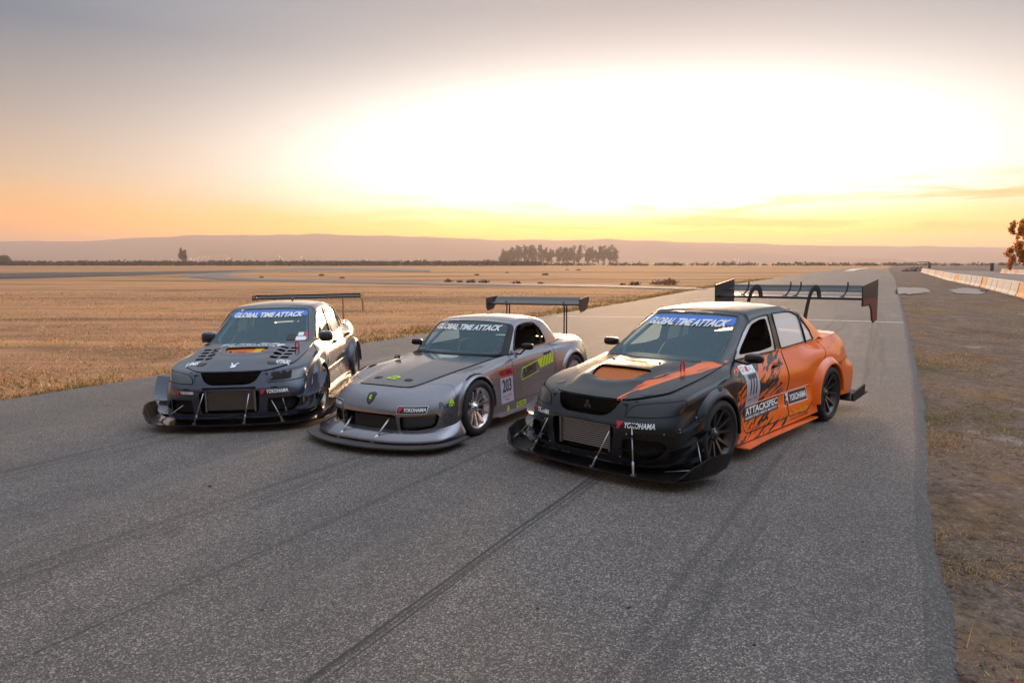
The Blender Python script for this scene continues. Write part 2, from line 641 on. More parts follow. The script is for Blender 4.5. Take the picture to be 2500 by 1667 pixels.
# ---- ground sheet out to the horizon
xs = np.unique(np.concatenate([np.linspace(-8, 5, 27), np.linspace(-40, -8, 33), np.linspace(5, 40, 36), -40 - np.geomspace(3, 7000, 26), 40 + np.geomspace(3, 7000, 26)]))
ys = np.unique(np.concatenate([np.linspace(-6, 44, 101), -6 - np.geomspace(2, 60, 6), 44 + np.geomspace(2, 8000, 40)]))
XX, YY = np.meshgrid(xs, ys, indexing='ij')
ZZ = Gv(XX, YY)
near = (np.abs(XX) < 60) & (YY < 60)
bumpy = np.sin(XX * 1.7 + 1) * np.cos(YY * 1.3) * .012 + np.sin(XX * .63 + YY * .9) * .015
ZZ = ZZ - .03 + np.where(near, bumpy, 0)
nx_, ny_ = XX.shape
V = np.stack([XX, YY, ZZ], -1).reshape(-1, 3)
idx = np.arange(nx_ * ny_).reshape(nx_, ny_)
F = np.stack([idx[:-1, :-1], idx[1:, :-1], idx[1:, 1:], idx[:-1, 1:]], -1).reshape(-1, 4)
tag(mk('ground', V, F, ground_m), kind='structure')

# ---- the wide track the cars stand on
LE = [(-19, -14), (-14.5, -4), (-10.6, 5), (-7.83, 10.49), (-6.6, 12.6), (-3.78, 17.35), (1.71, 26.48), (12.78, 49.55), (36.5, 95), (61, 141), (110, 232)]
RE = [(-1.0, -14), (.6, -3), (1.35, 1.2), (1.97, 3.0), (2.26, 3.55), (2.76, 4.52), (3.62, 6.02), (5.32, 9.02), (7.66, 13.28), (11.03, 19.45), (24.67, 44.61), (48.48, 88.7), (72.5, 134), (121, 226)]


def strip(name, le, re, mat, lift, na, nb, kind='structure', drop=.05, wob=.03, seed=0, edge=None):
    a = cr(le, na)
    b = cr(re, na)
    r_ = np.random.default_rng(seed)
    na_ = np.convolve(r_.normal(0, 1, na), [.25, .5, .25], 'same') * wob
    nb_ = np.convolve(r_.normal(0, 1, na), [.25, .5, .25], 'same') * wob
    V, F = [], []
    w_ = nb + (4 if edge else 3)
    for i in range(na):
        d = b[i] - a[i]
        L = np.linalg.norm(d)
        u = d / L
        A = a[i] + u * na_[i]
        B = b[i] + u * nb_[i]
        row = [A - u * .10] + [A + (B - A) * k / nb for k in range(nb + 1)] + [B + u * .12]
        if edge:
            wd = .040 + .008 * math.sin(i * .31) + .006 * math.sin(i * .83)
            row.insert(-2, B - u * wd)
        for k, q in enumerate(row):
            z = G(q[0], q[1]) + lift
            if k in (0, len(row) - 1):
                z -= drop + lift
            V.append((q[0], q[1], z))
    for i in range(na - 1):
        for k in range(w_ - 1):
            F.append((i * w_ + k, i * w_ + k + 1, (i + 1) * w_ + k + 1, (i + 1) * w_ + k))
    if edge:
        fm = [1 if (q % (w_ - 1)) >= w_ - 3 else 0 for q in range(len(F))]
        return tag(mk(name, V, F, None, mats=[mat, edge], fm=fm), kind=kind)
    return tag(mk(name, V, F, mat), kind=kind)


strip('road', LE, RE, asphalt_main, .012, 420, 40, wob=.010, seed=3, edge=asphalt('asphalt_edge_shade', (.026, .021, .019), (.30, .26, .235)))  # edge strip in a darker asphalt paints the shade at the paving's drop-off


def ground_poly(name, pts, mat, lift, kind='structure', label=None, cat=None, n=None):
    """a flat sheet laid on the ground, outline given in metres"""
    bm = bmesh.new()
    vs = [bm.verts.new((p[0], p[1], G(p[0], p[1]) + lift)) for p in pts]
    bm.faces.new(vs)
    bmesh.ops.triangulate(bm, faces=bm.faces)
    bmesh.ops.recalc_face_normals(bm, faces=bm.faces)
    me = bpy.data.meshes.new(name)
    bm.to_mesh(me)
    bm.free()
    if me.polygons and me.polygons[0].normal.z < 0:
        me.flip_normals()
    me.materials.append(mat)
    o = link(bpy.data.objects.new(name, me))
    return tag(o, label, cat, None, kind)


# ---- infield loop of the circuit on the left (positions in metres, measured from the picture)
def gp(u, v):
    f_, h_, pt = 1702.27, 1.967, R(6.423)
    c, s = math.cos(pt), math.sin(pt)
    q = (833.5 - v) / f_
    d = ((u - 1250) / f_, c + s * q, -s + c * q)
    t = -h_ / d[2]
    return (d[0] * t, d[1] * t)


INF_N = [gp(*q) for q in [(1730, 709), (1475, 701.5), (1283, 698.4), (1091, 695.4), (900, 691.8), (689, 687.2), (536, 682.3), (450, 676)]]
INF_F = [gp(*q) for q in [(1700, 702.5), (1475, 696.3), (1283, 693.2), (1091, 689.8), (900, 686), (689, 681.3), (585, 676.5), (552, 669)]]
strip('infield_road', INF_F, INF_N, asphalt_far, .02, 60, 4, wob=.1, seed=5)
ret_n = [gp(*q) for q in [(448, 675.5), (500, 671.5), (566, 668.5), (680, 663), (770, 660.2), (900, 661.5), (1050, 664)]]
ret_f = [gp(*q) for q in [(446, 671), (500, 667.5), (566, 664), (680, 657.5), (770, 654.4), (900, 654.8), (1050, 657)]]
strip('infield_road', ret_f, ret_n, asphalt_far, .035, 50, 4, wob=.15, seed=6)
dk_n = [gp(*q) for q in [(-200, 682), (0, 680), (230, 675.5), (448, 668.5), (560, 664.5), (650, 661.5)]]
dk_f = [gp(*q) for q in [(-200, 667.8), (0, 667), (230, 664.8), (448, 661.8), (560, 660.4), (650, 659.3)]]
strip('access_road', dk_f, dk_n, asphalt_dark, .03, 50, 4, wob=.15, seed=7)
pit_n = [gp(*q) for q in [(2290, 667), (2360, 674), (2440, 681), (2560, 694)]]
pit_f = [gp(*q) for q in [(2262, 659), (2360, 661), (2440, 664), (2560, 673)]]
strip('pit_road', pit_f, pit_n, asphalt_far, .02, 30, 4, wob=.1, seed=8)

# ---- painted line across the track, low pale strip, concrete pads on the verge
strip('road_line', [(1.6, 25.33), (4.96, 24.20), (9.99, 22.95), (12.3, 21.93)], [(1.6, 25.27), (4.96, 24.13), (9.99, 22.87), (12.3, 21.85)], line_m, .017, 40, 1, drop=0.0, wob=.004, seed=1)
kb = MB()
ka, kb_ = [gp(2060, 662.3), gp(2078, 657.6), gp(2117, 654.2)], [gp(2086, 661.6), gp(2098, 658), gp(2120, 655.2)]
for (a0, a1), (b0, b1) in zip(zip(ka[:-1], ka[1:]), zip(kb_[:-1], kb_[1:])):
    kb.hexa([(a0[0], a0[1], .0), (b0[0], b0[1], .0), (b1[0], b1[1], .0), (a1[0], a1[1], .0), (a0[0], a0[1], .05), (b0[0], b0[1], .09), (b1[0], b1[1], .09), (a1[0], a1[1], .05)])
tag(kb.build('pale_strip', pale_strip_m), kind='structure')  # low raised strip in one pale colour beside the track


def blob(pts, n=48, seed=0, amp=.06):
    P = np.asarray(pts + pts[:1], float)
    q = cr(P, n + 1)[:-1]
    c = q.mean(0)
    r_ = np.random.default_rng(seed)
    return [tuple(c + (p - c) * (1 + r_.normal(0, amp))) for p in q]


ground_poly('concrete_pad', blob([gp(2190, 702), gp(2240, 702.5), gp(2268, 708), gp(2255, 716), gp(2200, 717.5)], seed=1, amp=.10), concrete_pad_m, .012)
ground_poly('concrete_pad', blob([gp(2318, 707), gp(2360, 703), gp(2405, 712), gp(2400, 717), gp(2345, 717)], seed=2, amp=.12), concrete_pad_m, .012)

# ---- hills on the horizon
sky_px = [(-900, 596), (-500, 594), (-200, 592), (0, 590), (120, 590), (200, 590), (255, 587), (300, 583), (350, 580.5), (420, 578.5), (500, 576.5), (595, 575), (640, 577), (690, 574), (730, 575.5), (785, 573), (830, 576), (880, 578), (955, 576.5), (1010, 580), (1040, 578.5), (1080, 581), (1140, 583.5), (1200, 587), (1254, 587.5), (1300, 585), (1360, 588), (1420, 586.5), (1488, 584.5), (1550, 590), (1600, 588.5), (1660, 592), (1740, 593.5), (1807, 594.5), (1900, 599), (2020, 600.5), (2100, 601), (2200, 602), (2285, 601.5), (2400, 603), (2450, 604), (2500, 611), (2600, 613), (2900, 618), (3400, 622)]
HD = 4200.0
V, F = [], []
hill_n = 700
hx = np.linspace(sky_px[0][0], sky_px[-1][0], hill_n)
hy = np.interp(hx, [q[0] for q in sky_px], [q[1] for q in sky_px])
r_ = np.random.default_rng(3)
for o_, a_ in ((2, .35), (5, .5), (13, .8), (31, 1.1)):
    hy = hy + np.interp(np.arange(hill_n), np.arange(-o_, hill_n + o_ * 2, o_), r_.normal(0, a_ * .45, len(np.arange(-o_, hill_n + o_ * 2, o_))))
prof = [(-1500, 0.0), (-1100, .10), (-800, .25), (-500, .5), (-260, .78), (-90, .95), (0, 1.0), (300, .7)]
for i in range(hill_n):
    f_ = 1702.27
    ax = (hx[i] - 1250) / f_
    top = (641.9 - hy[i]) / f_ * HD + 1.97
    for k, (dy, hh) in enumerate(prof):
        D = HD + dy * (1 + .25 * math.sin(i * .07 + k)) if 0 < k < 6 else HD + dy
        x_ = ax * (HD + dy * .3)
        wob = (math.sin(i * .11 + k * 1.7) + math.sin(i * .29 + k * .9) * .6) * 5 if 0 < k < 6 else 0
        V.append((x_, D, max(top * hh + wob, -2 if k else -3)))
m_ = len(prof)
for i in range(hill_n - 1):
    for k in range(m_ - 1):
        F.append((i * m_ + k, (i + 1) * m_ + k, (i + 1) * m_ + k + 1, i * m_ + k + 1))
tag(mk('hills', V, F, hill_m), kind='structure')

# ---- the evening haze: one even box of air
hz_m, T, out = new_mat('haze_air')
pv = T.node('ShaderNodeVolumePrincipled')
pv.inputs['Color'].default_value = (1.0, .82, .74, 1)
pv.inputs['Density'].default_value = 3.2e-4
pv.inputs['Anisotropy'].default_value = .35
T.l.new(pv.outputs[0], out.inputs['Volume'])
hb = MB().box((0, 2750, 88), (13000, 5900, 182))
hz = hb.build('haze', hz_m)
tag(hz, 'pale evening haze lying over the plain', None, None, 'stuff')


# ---------------------------------------------------------------- vegetation
def tri_cloud(name, P, D, Wd, cols, mat, parent=None, kind=None, label=None, quad=False):
    """P base points (n,3), D length vectors (n,3), Wd half width vectors (n,3): one pointed blade/leaf each"""
    n = len(P)
    if quad:
        V = np.concatenate([P - Wd * .35, P + D * .45 - Wd, P + D, P + D * .5 + Wd], axis=1).reshape(-1, 3)
        F = np.arange(4 * n).reshape(-1, 4)
        k = 4
    else:
        V = np.concatenate([P - Wd, P + Wd, P + D], axis=1).reshape(-1, 3)
        F = np.arange(3 * n).reshape(-1, 3)
        k = 3
    me = bpy.data.meshes.new(name)
    me.vertices.add(len(V))
    me.vertices.foreach_set('co', V.ravel())
    me.loops.add(len(F) * k)
    me.loops.foreach_set('vertex_index', F.ravel().astype(np.int32))
    me.polygons.add(len(F))
    me.polygons.foreach_set('loop_start', np.arange(0, len(F) * k, k, dtype=np.int32))
    me.polygons.foreach_set('loop_total', np.full(len(F), k, dtype=np.int32))
    me.update(calc_edges=True)
    a = me.attributes.new('tint', 'FLOAT_COLOR', 'POINT')
    c4 = np.concatenate([cols, np.ones((n, 1))], axis=1).repeat(k, axis=0)
    a.data.foreach_set('color', c4.ravel())
    me.materials.append(mat)
    o = link(bpy.data.objects.new(name, me), parent)
    if kind:
        tag(o, label, None, None, kind)
    return o


def blades(name, xy, hgt, cols, label, width=.006, lean=.5, seed=0):
    r_ = np.random.default_rng(seed)
    n = len(xy)
    z = Gv(xy[:, 0], xy[:, 1]) - .035
    P = np.stack([xy[:, 0], xy[:, 1], z], -1)
    a = r_.uniform(0, 2 * math.pi, n)
    ln = np.abs(r_.normal(0, lean, n)) * hgt
    D = np.stack([np.cos(a) * ln, np.sin(a) * ln, hgt], -1)
    b = r_.uniform(0, math.pi, n)
    w = width * r_.uniform(.6, 1.5, n) * (1 + xy[:, 1] * .05)
    Wd = np.stack([np.cos(b) * w, np.sin(b) * w, np.zeros(n)], -1)
    return tri_cloud(name, P, D, Wd, cols, blade_m, None, 'stuff', label)


def pick(r_, pal, n, jit=.25):
    pal = np.asarray(pal, float)
    c = pal[r_.integers(0, len(pal), n)]
    return np.clip(c * (1 + r_.normal(0, jit, (n, 1))), .004, .9)


def clump_noise(x, y, s, seed):
    r_ = np.random.default_rng(seed)
    v = np.zeros_like(x)
    for _ in range(7):
        a = r_.uniform(0, 6.28)
        k = s * r_.uniform(.6, 1.9)
        v += np.sin((x * math.cos(a) + y * math.sin(a)) * k + r_.uniform(0, 6.28))
    return v / 7


le_d = cr(LE, 400)
# weeds along the left edge of the paving
r_ = np.random.default_rng(11)
n = 46000
s_ = r_.uniform(.17, .60, n) ** 1.0
ii = (s_ * 399).astype(int)
pt = le_d[ii]
dr = le_d[np.minimum(ii + 1, 399)] - le_d[np.maximum(ii - 1, 0)]
dr /= np.linalg.norm(dr, axis=1)[:, None]
nl = np.stack([-dr[:, 1], dr[:, 0]], -1)
off = r_.gamma(1.6, .55, n) - .10
xy = pt + nl * off[:, None] + dr * r_.uniform(-.4, .4, (n, 1))
keep = clump_noise(xy[:, 0], xy[:, 1], 2.6, 1) + r_.normal(0, .22, n) > -.05 + off * .10
xy, off = xy[keep], off[keep]
hg = np.clip(r_.gamma(2.2, .024, len(xy)), .015, .20) * np.where(off < .9, 1.0, .7)
cols = pick(r_, [(.20, .18, .055), (.24, .20, .065), (.36, .25, .10), (.50, .33, .16), (.14, .14, .045), (.42, .22, .09)], len(xy))
blades('weed_strip', xy, hg, cols, 'green and straw weeds along the left edge of the track', .010, .7, 2)
# dry stubble in the field
n = 90000
yy = 10 + 38 * r_.uniform(0, 1, n) ** 1.5
xx = r_.uniform(-1, 1, n) * 1.0
lx = np.interp(yy, le_d[:, 1], le_d[:, 0])
xl = np.maximum(-.80 * yy - 3, -60)
xx = lx - .3 - r_.uniform(0, 1, n) * (lx - xl)
xy = np.stack([xx, yy], -1)
keep = clump_noise(xx, yy, 1.3, 5) + r_.normal(0, .35, n) > -.15
xy = xy[keep]
hg = np.clip(r_.gamma(2.5, .013, len(xy)), .01, .10)
cols = pick(r_, [(.70, .41, .22), (.60, .34, .17), (.50, .28, .14), (.74, .46, .27), (.40, .22, .11)], len(xy))
blades('dry_stubble', xy, hg, cols, 'short dry straw-coloured stubble covering the field', .009, 1.1, 3)
# sparse grass on the right-hand verge
re_d = cr(RE, 500)
n = 240000
yy = 2.2 + 40 * r_.uniform(0, 1, n) ** 2.5
rx = np.interp(yy, re_d[:, 1], re_d[:, 0])
off = r_.uniform(-.02, 1, n) ** 1.25 * (1.6 + yy * .42)
xx = rx + .10 + off
cl = clump_noise(xx, yy, 2.1, 8) * .8 + clump_noise(xx, yy, 6.5, 9) * .7
green = clump_noise(xx, yy, 1.1, 10)
keep = cl + r_.normal(0, .16, n) > .05
xy = np.stack([xx, yy], -1)[keep]
gk = green[keep]
hg = np.clip(r_.gamma(2.0, .008, len(xy)), .005, .055)
c1 = pick(r_, [(.22, .20, .075), (.18, .17, .06), (.28, .24, .09)], len(xy))
c2 = pick(r_, [(.52, .32, .15), (.44, .29, .15), (.58, .36, .17), (.34, .23, .12)], len(xy))
cols = np.where((gk + r_.normal(0, .2, len(xy)) > .12)[:, None], c1, c2)
blades('verge_grass', xy, hg, cols, 'thin dry and green grass on the dirt verge', .0035, 1.7, 4)
# pebbles on the verge
n = 9000
yy = 2.2 + 12 * r_.uniform(0, 1, n) ** 1.8
rx = np.interp(yy, re_d[:, 1], re_d[:, 0])
xx = rx + .03 + r_.uniform(0, 1, n) ** 1.4 * (1.5 + yy * .4)
V, F = [], []
sz_ = np.clip(r_.gamma(1.5, .004, n), .002, .014)
for x_, y_, q in zip(xx, yy, sz_):
    b = len(V)
    z_ = G(x_, y_) - .03
    j = r_.uniform(.6, 1.3, 6)
    V += [(x_ - q * j[0], y_, z_), (x_, y_ - q * j[1], z_), (x_ + q * j[2], y_, z_), (x_, y_ + q * j[3], z_), (x_, y_, z_ + q * j[4])]
    F += [(b, b + 1, b + 4), (b + 1, b + 2, b + 4), (b + 2, b + 3, b + 4), (b + 3, b, b + 4)]
V2, F2 = [], []
for (u, v, q) in [(512, 1182, .02), (1312, 1500, .012), (1535, 1502, .014), (830, 1205, .008), (1140, 1242, .01), (2105, 1350, .01), (640, 1490, .009), (1755, 1390, .012), (300, 1290, .008), (1840, 1600, .012)]:
    x_, y_ = gp(u, v)
    b = len(V2)
    z_ = G(x_, y_) + .012
    V2 += [(x_ - q, y_, z_), (x_, y_ - q * .7, z_), (x_ + q * 1.2, y_, z_), (x_, y_ + q * .8, z_), (x_, y_, z_ + q * .9)]
    F2 += [(b, b + 1, b + 4), (b + 1, b + 2, b + 4), (b + 2, b + 3, b + 4), (b + 3, b, b + 4)]
tag(mk('rubber_crumbs', V2, F2, black_far, smooth=False), 'small dark rubber crumbs lying on the paving', None, None, 'stuff')
peb_m = simple('pebbles', (.17, .135, .115), .9, var=.4, vscale=20)
tag(mk('gravel', V, F, peb_m, smooth=False), 'loose gravel scattered on the dirt verge', None, None, 'stuff')


def leaf_crown(name, blobs, n, size, pal, parent, seed, droop=0.0, hollow=.35, mat=None):
    """leaves spread through several ellipsoids (centre, radii)"""
    r_ = np.random.default_rng(seed)
    vol = np.array([b[1][0] * b[1][1] * b[1][2] for b in blobs]) ** .8
    k = r_.choice(len(blobs), n, p=vol / vol.sum())
    d = r_.normal(0, 1, (n, 3))
    d /= np.linalg.norm(d, axis=1)[:, None]
    rad = hollow + (1 - hollow) * r_.uniform(0, 1, n) ** .6
    C = np.array([b[0] for b in blobs])[k]
    S = np.array([b[1] for b in blobs])[k]
    P = C + d * S * rad[:, None]
    a = r_.normal(0, 1, (n, 3))
    a[:, 2] -= droop
    a /= np.linalg.norm(a, axis=1)[:, None]
    b = np.cross(a, r_.normal(0, 1, (n, 3)))
    b /= np.linalg.norm(b, axis=1)[:, None]
    sz = size * r_.uniform(.6, 1.5, (n, 1))
    cols = pick(r_, pal, n, .3)
    return tri_cloud(name, P, a * sz, b * sz * .42, cols, mat or leaf_m, parent, quad=True)


def far_tree(name, x, y, h, w, seed, label, group, pal, trunk_h=.3, n=900, size=.8, shape='tall'):
    r_ = np.random.default_rng(seed)
    t = empty(name, (x, y, G(x, y) - .03))
    tag(t, label, 'tree', group)
    mb = MB()
    top = h * .82
    lean = r_.uniform(-.06, .06) * h
    mb.tube([(0, 0, -.3), (lean * .3, 0, h * .3), (lean, r_.uniform(-.3, .3), top)], [h * .022, h * .015, h * .004], 6)
    blobs = []
    nb = 7 if shape == 'tall' else 9
    for i in range(nb):
        f = (i + .5) / nb
        z = h * (trunk_h + (1 - trunk_h) * f) * .95
        rr = w * (.34 + .30 * math.sin(math.pi * min(f * .9 + .12, 1))) * r_.uniform(.7, 1.15)
        cx, cy = lean * f + r_.uniform(-.28, .28) * w, r_.uniform(-.28, .28) * w
        mb.tube([(lean * f * .6, 0, z * .72), (cx * .8, cy * .8, z)], [h * .008, h * .003], 4)
        blobs.append(((cx, cy, z), (rr * .62, rr * .62, h * (1 - trunk_h) * .13 + rr * .25)))
    mb.build('trunk', bark_m, t)
    leaf_crown('crown', blobs, n, size, pal, t, seed + 1)
    return t


pal_far = [(.075, .062, .030), (.10, .075, .038), (.055, .05, .025), (.12, .085, .045)]
r_ = np.random.default_rng(21)
ORD = ['first', 'second', 'third', 'fourth', 'fifth', 'sixth', 'seventh', 'eighth', 'ninth', 'tenth', 'eleventh', 'twelfth', 'thirteenth', 'fourteenth', 'fifteenth', 'sixteenth',
       'seventeenth', 'eighteenth', 'nineteenth', 'twentieth', 'twenty-first', 'twenty-second', 'twenty-third', 'twenty-fourth', 'twenty-fifth', 'twenty-sixth', 'twenty-seventh',
       'twenty-eighth', 'twenty-ninth', 'thirtieth', 'thirty-first', 'thirty-second', 'thirty-third', 'thirty-fourth', 'thirty-fifth', 'thirty-sixth', 'thirty-seventh', 'thirty-eighth', 'thirty-ninth', 'fortieth', 'forty-first', 'forty-second', 'forty-third', 'forty-fourth', 'forty-fifth', 'forty-sixth']
# the long grove: crown tops follow the picture's outline
top_px = [(1228, 617), (1234, 611), (1246, 611), (1254, 606), (1266, 601), (1280, 600.5), (1290, 601), (1303, 603), (1320, 600.5), (1334, 608), (1345, 609), (1362, 606), (1376, 606), (1388, 607.5), (1400, 602), (1413, 600.5), (1430, 601.5), (1446, 604), (1460, 603), (1475, 601), (1487, 600.5), (1497, 607)]
for i, (u, v) in enumerate(top_px):
    D = 1000 + (i % 3) * 14 - 14
    x = (u - 1250) / 1702.27 * D
    h = (641.9 - v) / 1702.27 * D + 1.97 + 1.0
    far_tree('grove_tree', x, D, h, 11.5, 100 + i * 3, 'tall feathery tree in the far grove, %s from its left end' % ORD[i], 'trees of the far grove', pal_far, .20, 1000, 1.35)
# small bushes left of the grove
for i, (u, v) in enumerate([(1181, 634), (1192, 632.5), (1203, 634.5), (1222, 636)]):
    D = 960
    far_tree('bush', (u - 1250) / 1702.27 * D, D, (641.9 - v) / 1702.27 * D + 2, 6.5, 300 + i, 'low dark bush just left of the far grove, %s from the left' % ORD[i], 'low bushes beside the grove', pal_far, .02, 200, 1.1, 'round')
far_tree('lone_tree', -320.5, 688, 15.0, 5.6, 400, 'lone slim tree on the plain, right half of a forked pair', None, pal_far, .34, 700, .9)
far_tree('lone_tree', -325.0, 690, 16.8, 4.6, 404, 'lone slim tree on the plain, taller left half of a forked pair', None, pal_far, .38, 700, .9)
t = empty('round_tree', (-442, 610, -.03))
tag(t, 'broad dome-shaped tree at the far left horizon', 'tree')
MB().tube([(0, 0, -.3), (0, 0, 4)], [.35, .2], 6).build('trunk', bark_m, t)
leaf_crown('crown', [((-2.5, 0, 4), (4, 4, 3.4)), ((2.5, 0, 4.4), (4, 4, 3.6)), ((.2, 0, 6.4), (4, 4, 3)), ((4.6, 0, 3), (2.6, 3, 2.2)), ((-4.6, 0, 2.8), (2.4, 3, 2.2))], 1500, .8, pal_far, t, 410)
for i, (u, D) in enumerate([(523, 640), (1765, 900), (1786, 905)]):
    far_tree('bush', (u - 1250) / 1702.27 * D, D, 4.2, 6.0, 430 + i, ['small round bush on the horizon right of the lone tree', 'pale far bush on the right of the plain, left one', 'pale far bush on the right of the plain, right one'][i], None, pal_far, .02, 200, .9, 'round')
# dark orchard along the horizon: reads as one mass
r_ = np.random.default_rng(31)
nb = 1500
bx = np.concatenate([r_.uniform(-400, 20, 1250), r_.uniform(20, 420, 250)])
by = 470 + r_.uniform(0, 90, nb)
hh = np.where(bx < 20, 3.0, 1.6) * r_.uniform(.8, 1.15, nb)
P, D_, Wd, cols = [], [], [], []
for x_, y_, h_ in zip(bx, by, hh):
    k = 22
    q = np.stack([x_ + r_.normal(0, 1.3, k), y_ + r_.normal(0, 1.0, k), r_.uniform(.05, .9, k) * h_], -1)
    P.append(q)
    D_.append(r_.normal(0, .75, (k, 3)))
    Wd.append(r_.normal(0, .38, (k, 3)))
    cols.append(pick(r_, [(.055, .05, .028), (.075, .06, .032), (.04, .04, .022)], k))
tri_cloud('orchard', np.concatenate(P), np.concatenate(D_), np.concatenate(Wd), np.concatenate(cols), leaf_m, None, 'stuff', 'dark low orchard strip along the far edge of the plain', quad=True)
# tumbleweeds and tussocks standing in the field
spots = [(1385, 659, .9), (1412, 660, 1.1), (1238, 666, .6), (1331, 671.5, .9), (1164, 672, .7), (1606, 693.5, 1.1), (1634, 694.5, 1.5), (1095, 688, .8), (1123, 688.5, .6), (1150, 689.5, .9), (1182, 690, .9), (1260, 691.5, .7), (1320, 692, .5), (639, 677.5, .55), (785, 673, .8), (835, 679.5, .6), (1550, 695.5, .9), (1520, 695, .5), (2403, 712, .4), (2462, 715, .5)]
tag_words = ['by the far field edge, upper left', 'by the far field edge, upper right', 'alone in the middle field', 'in the middle field under the grove', 'left of the small marker', 'orange-brown beside the infield road', 'larger orange-brown beside the infield road']
for i, (u, v, s) in enumerate(spots):
    s *= .62 if i < 19 else .36
    x, y = gp(u, v)
    lab = 'dry %s tussock %s' % ('rust-brown' if i in (5, 6, 0, 1) else 'dark weedy', tag_words[i] if i < len(tag_words) else 'on the infield, %s in the scattered row' % ORD[i - len(tag_words)])
    t = empty('tussock', (x, y, G(x, y) - .03))
    tag(t, lab, 'tussock', 'dry tussocks in the fields')
    palt = [(.30, .15, .07), (.22, .11, .05), (.36, .20, .10)] if i in (5, 6, 0, 1) else [(.06, .052, .025), (.09, .07, .035), (.045, .045, .02)]
    leaf_crown('foliage', [((0, 0, .25 * s), (.75 * s, .6 * s, .38 * s)), ((.5 * s, 0, .18 * s), (.6 * s, .5 * s, .25 * s)), ((-.5 * s, .1, .16 * s), (.6 * s, .5 * s, .25 * s))], 150, .22 * s, palt, t, 500 + i)

# ---- tree leaning into the picture at the right edge
t = empty('pepper_tree', (45.0, 60, G(45, 60) - .03))
tag(t, 'tree with drooping foliage, orange sunset light in its leaf colour, at the right edge', 'tree')
mb = MB()
mb.tube([(0, 0, -.2), (.1, 0, 1.6), (-.1, .1, 3.4), (.1, 0, 6.4)], [.26, .2, .13, .03], 8)
r_ = np.random.default_rng(41)
blobs = []
for i in range(44):
    a = r_.uniform(0, 6.28)
    z = r_.uniform(2.2, 7.0)
    rr = 3.0 * (1 - abs(z - 4.2) / 4.9) * r_.uniform(.45, 1.0)
    c = (math.cos(a) * rr, math.sin(a) * rr, z)
    mb.tube([(0, 0, z * .7), (c[0] * .6, c[1] * .6, z * .95 + .1), c], [.05, .03, .012], 5)
    for j in range(3):
        blobs.append(((c[0] + r_.uniform(-.2, .2), c[1] + r_.uniform(-.2, .2), c[2] - .25 - j * .34), (.26 - .05 * j, .26 - .05 * j, .38)))
mb.build('trunk', bark_m, t)
leaf_crown('crown', blobs, 11000, .16, [(.80, .24, .03), (.62, .20, .03), (.85, .36, .06), (.25, .17, .03), (.70, .28, .04)], t, 42, droop=1.4, hollow=.1, mat=pepper_m)  # palette paints the evening light's orange onto the leaves


# ---------------------------------------------------------------- concrete barrier blocks
def barrier_mesh(mat, name):
    prof = [(-.30, 0), (-.30, .08), (-.20, .26), (-.11, .86), (.11, .86), (.20, .26), (.30, .08), (.30, 0)]
    mb = MB().prism(prof, 1, -1.50, 1.50)
    bm = bmesh.new()
    me = bpy.data.meshes.new(name)
    me.from_pydata(mb.V, [], mb.F)
    bm.from_mesh(me)
    bmesh.ops.recalc_face_normals(bm, faces=bm.faces)
    bmesh.ops.bevel(bm, geom=bm.edges[:], offset=.02, segments=2, affect='EDGES', profile=.6)
    bm.to_mesh(me)
    bm.free()
    me.materials.append(mat)
    return me


bw, bo = barrier_mesh(concrete_white, 'barrier_block'), barrier_mesh(concrete_orange, 'barrier_block')
BP = [(19.2, 20.6), (23.77, 29.95), (29.94, 40.81), (38.41, 56.64), (49.27, 78.39), (87.64, 149.6)]
s0 = plen(BP[:3]) - 6.6
k = 0
no = nw = 0
while s0 + k * 3.05 < plen(BP) - 1:
    (x, y), (dx, dy) = pl(BP, s0 + k * 3.05)
    orange = (k % 6 == 2)
    o = bpy.data.objects.new('barrier_block', bo if orange else bw)
    o.location = (x, y, G(x, y) - .035)
    jit = random.uniform(-.012, .012)
    o.rotation_euler = (0, 0, math.atan2(dy, dx) - math.pi / 2 + jit)
    link(o)
    if orange:
        lab = 'orange-painted concrete barrier block, %s orange one from the near end' % ORD[no]
        no += 1
    else:
        lab = 'white concrete barrier block beside the track, %s white one from the near end' % ORD[nw]
        nw += 1
    tag(o, lab, 'barrier', 'concrete blocks of the trackside barrier')
    k += 1
FB = [gp(2446, 667.0), gp(2560, 674.5)]
k = no = nw = 0
L_ = plen(FB)
while 1.5 + k * 3.05 < L_:
    (x, y), (dx, dy) = pl(FB, 1.5 + k * 3.05)
    orange = (k % 3 == 1)
    o = bpy.data.objects.new('barrier_block', bo if orange else bw)
    o.location = (x, y, -.035)
    o.rotation_euler = (0, 0, math.atan2(dy, dx) - math.pi / 2)
    link(o)
    if orange:
        lab = 'orange block of the far pit barrier, %s orange one from its left end' % ORD[no]
        no += 1
    else:
        lab = 'white block of the far pit barrier, %s white one from its left end' % ORD[nw]
        nw += 1
    tag(o, lab, 'barrier', 'concrete blocks of the far pit barrier')
    k += 1

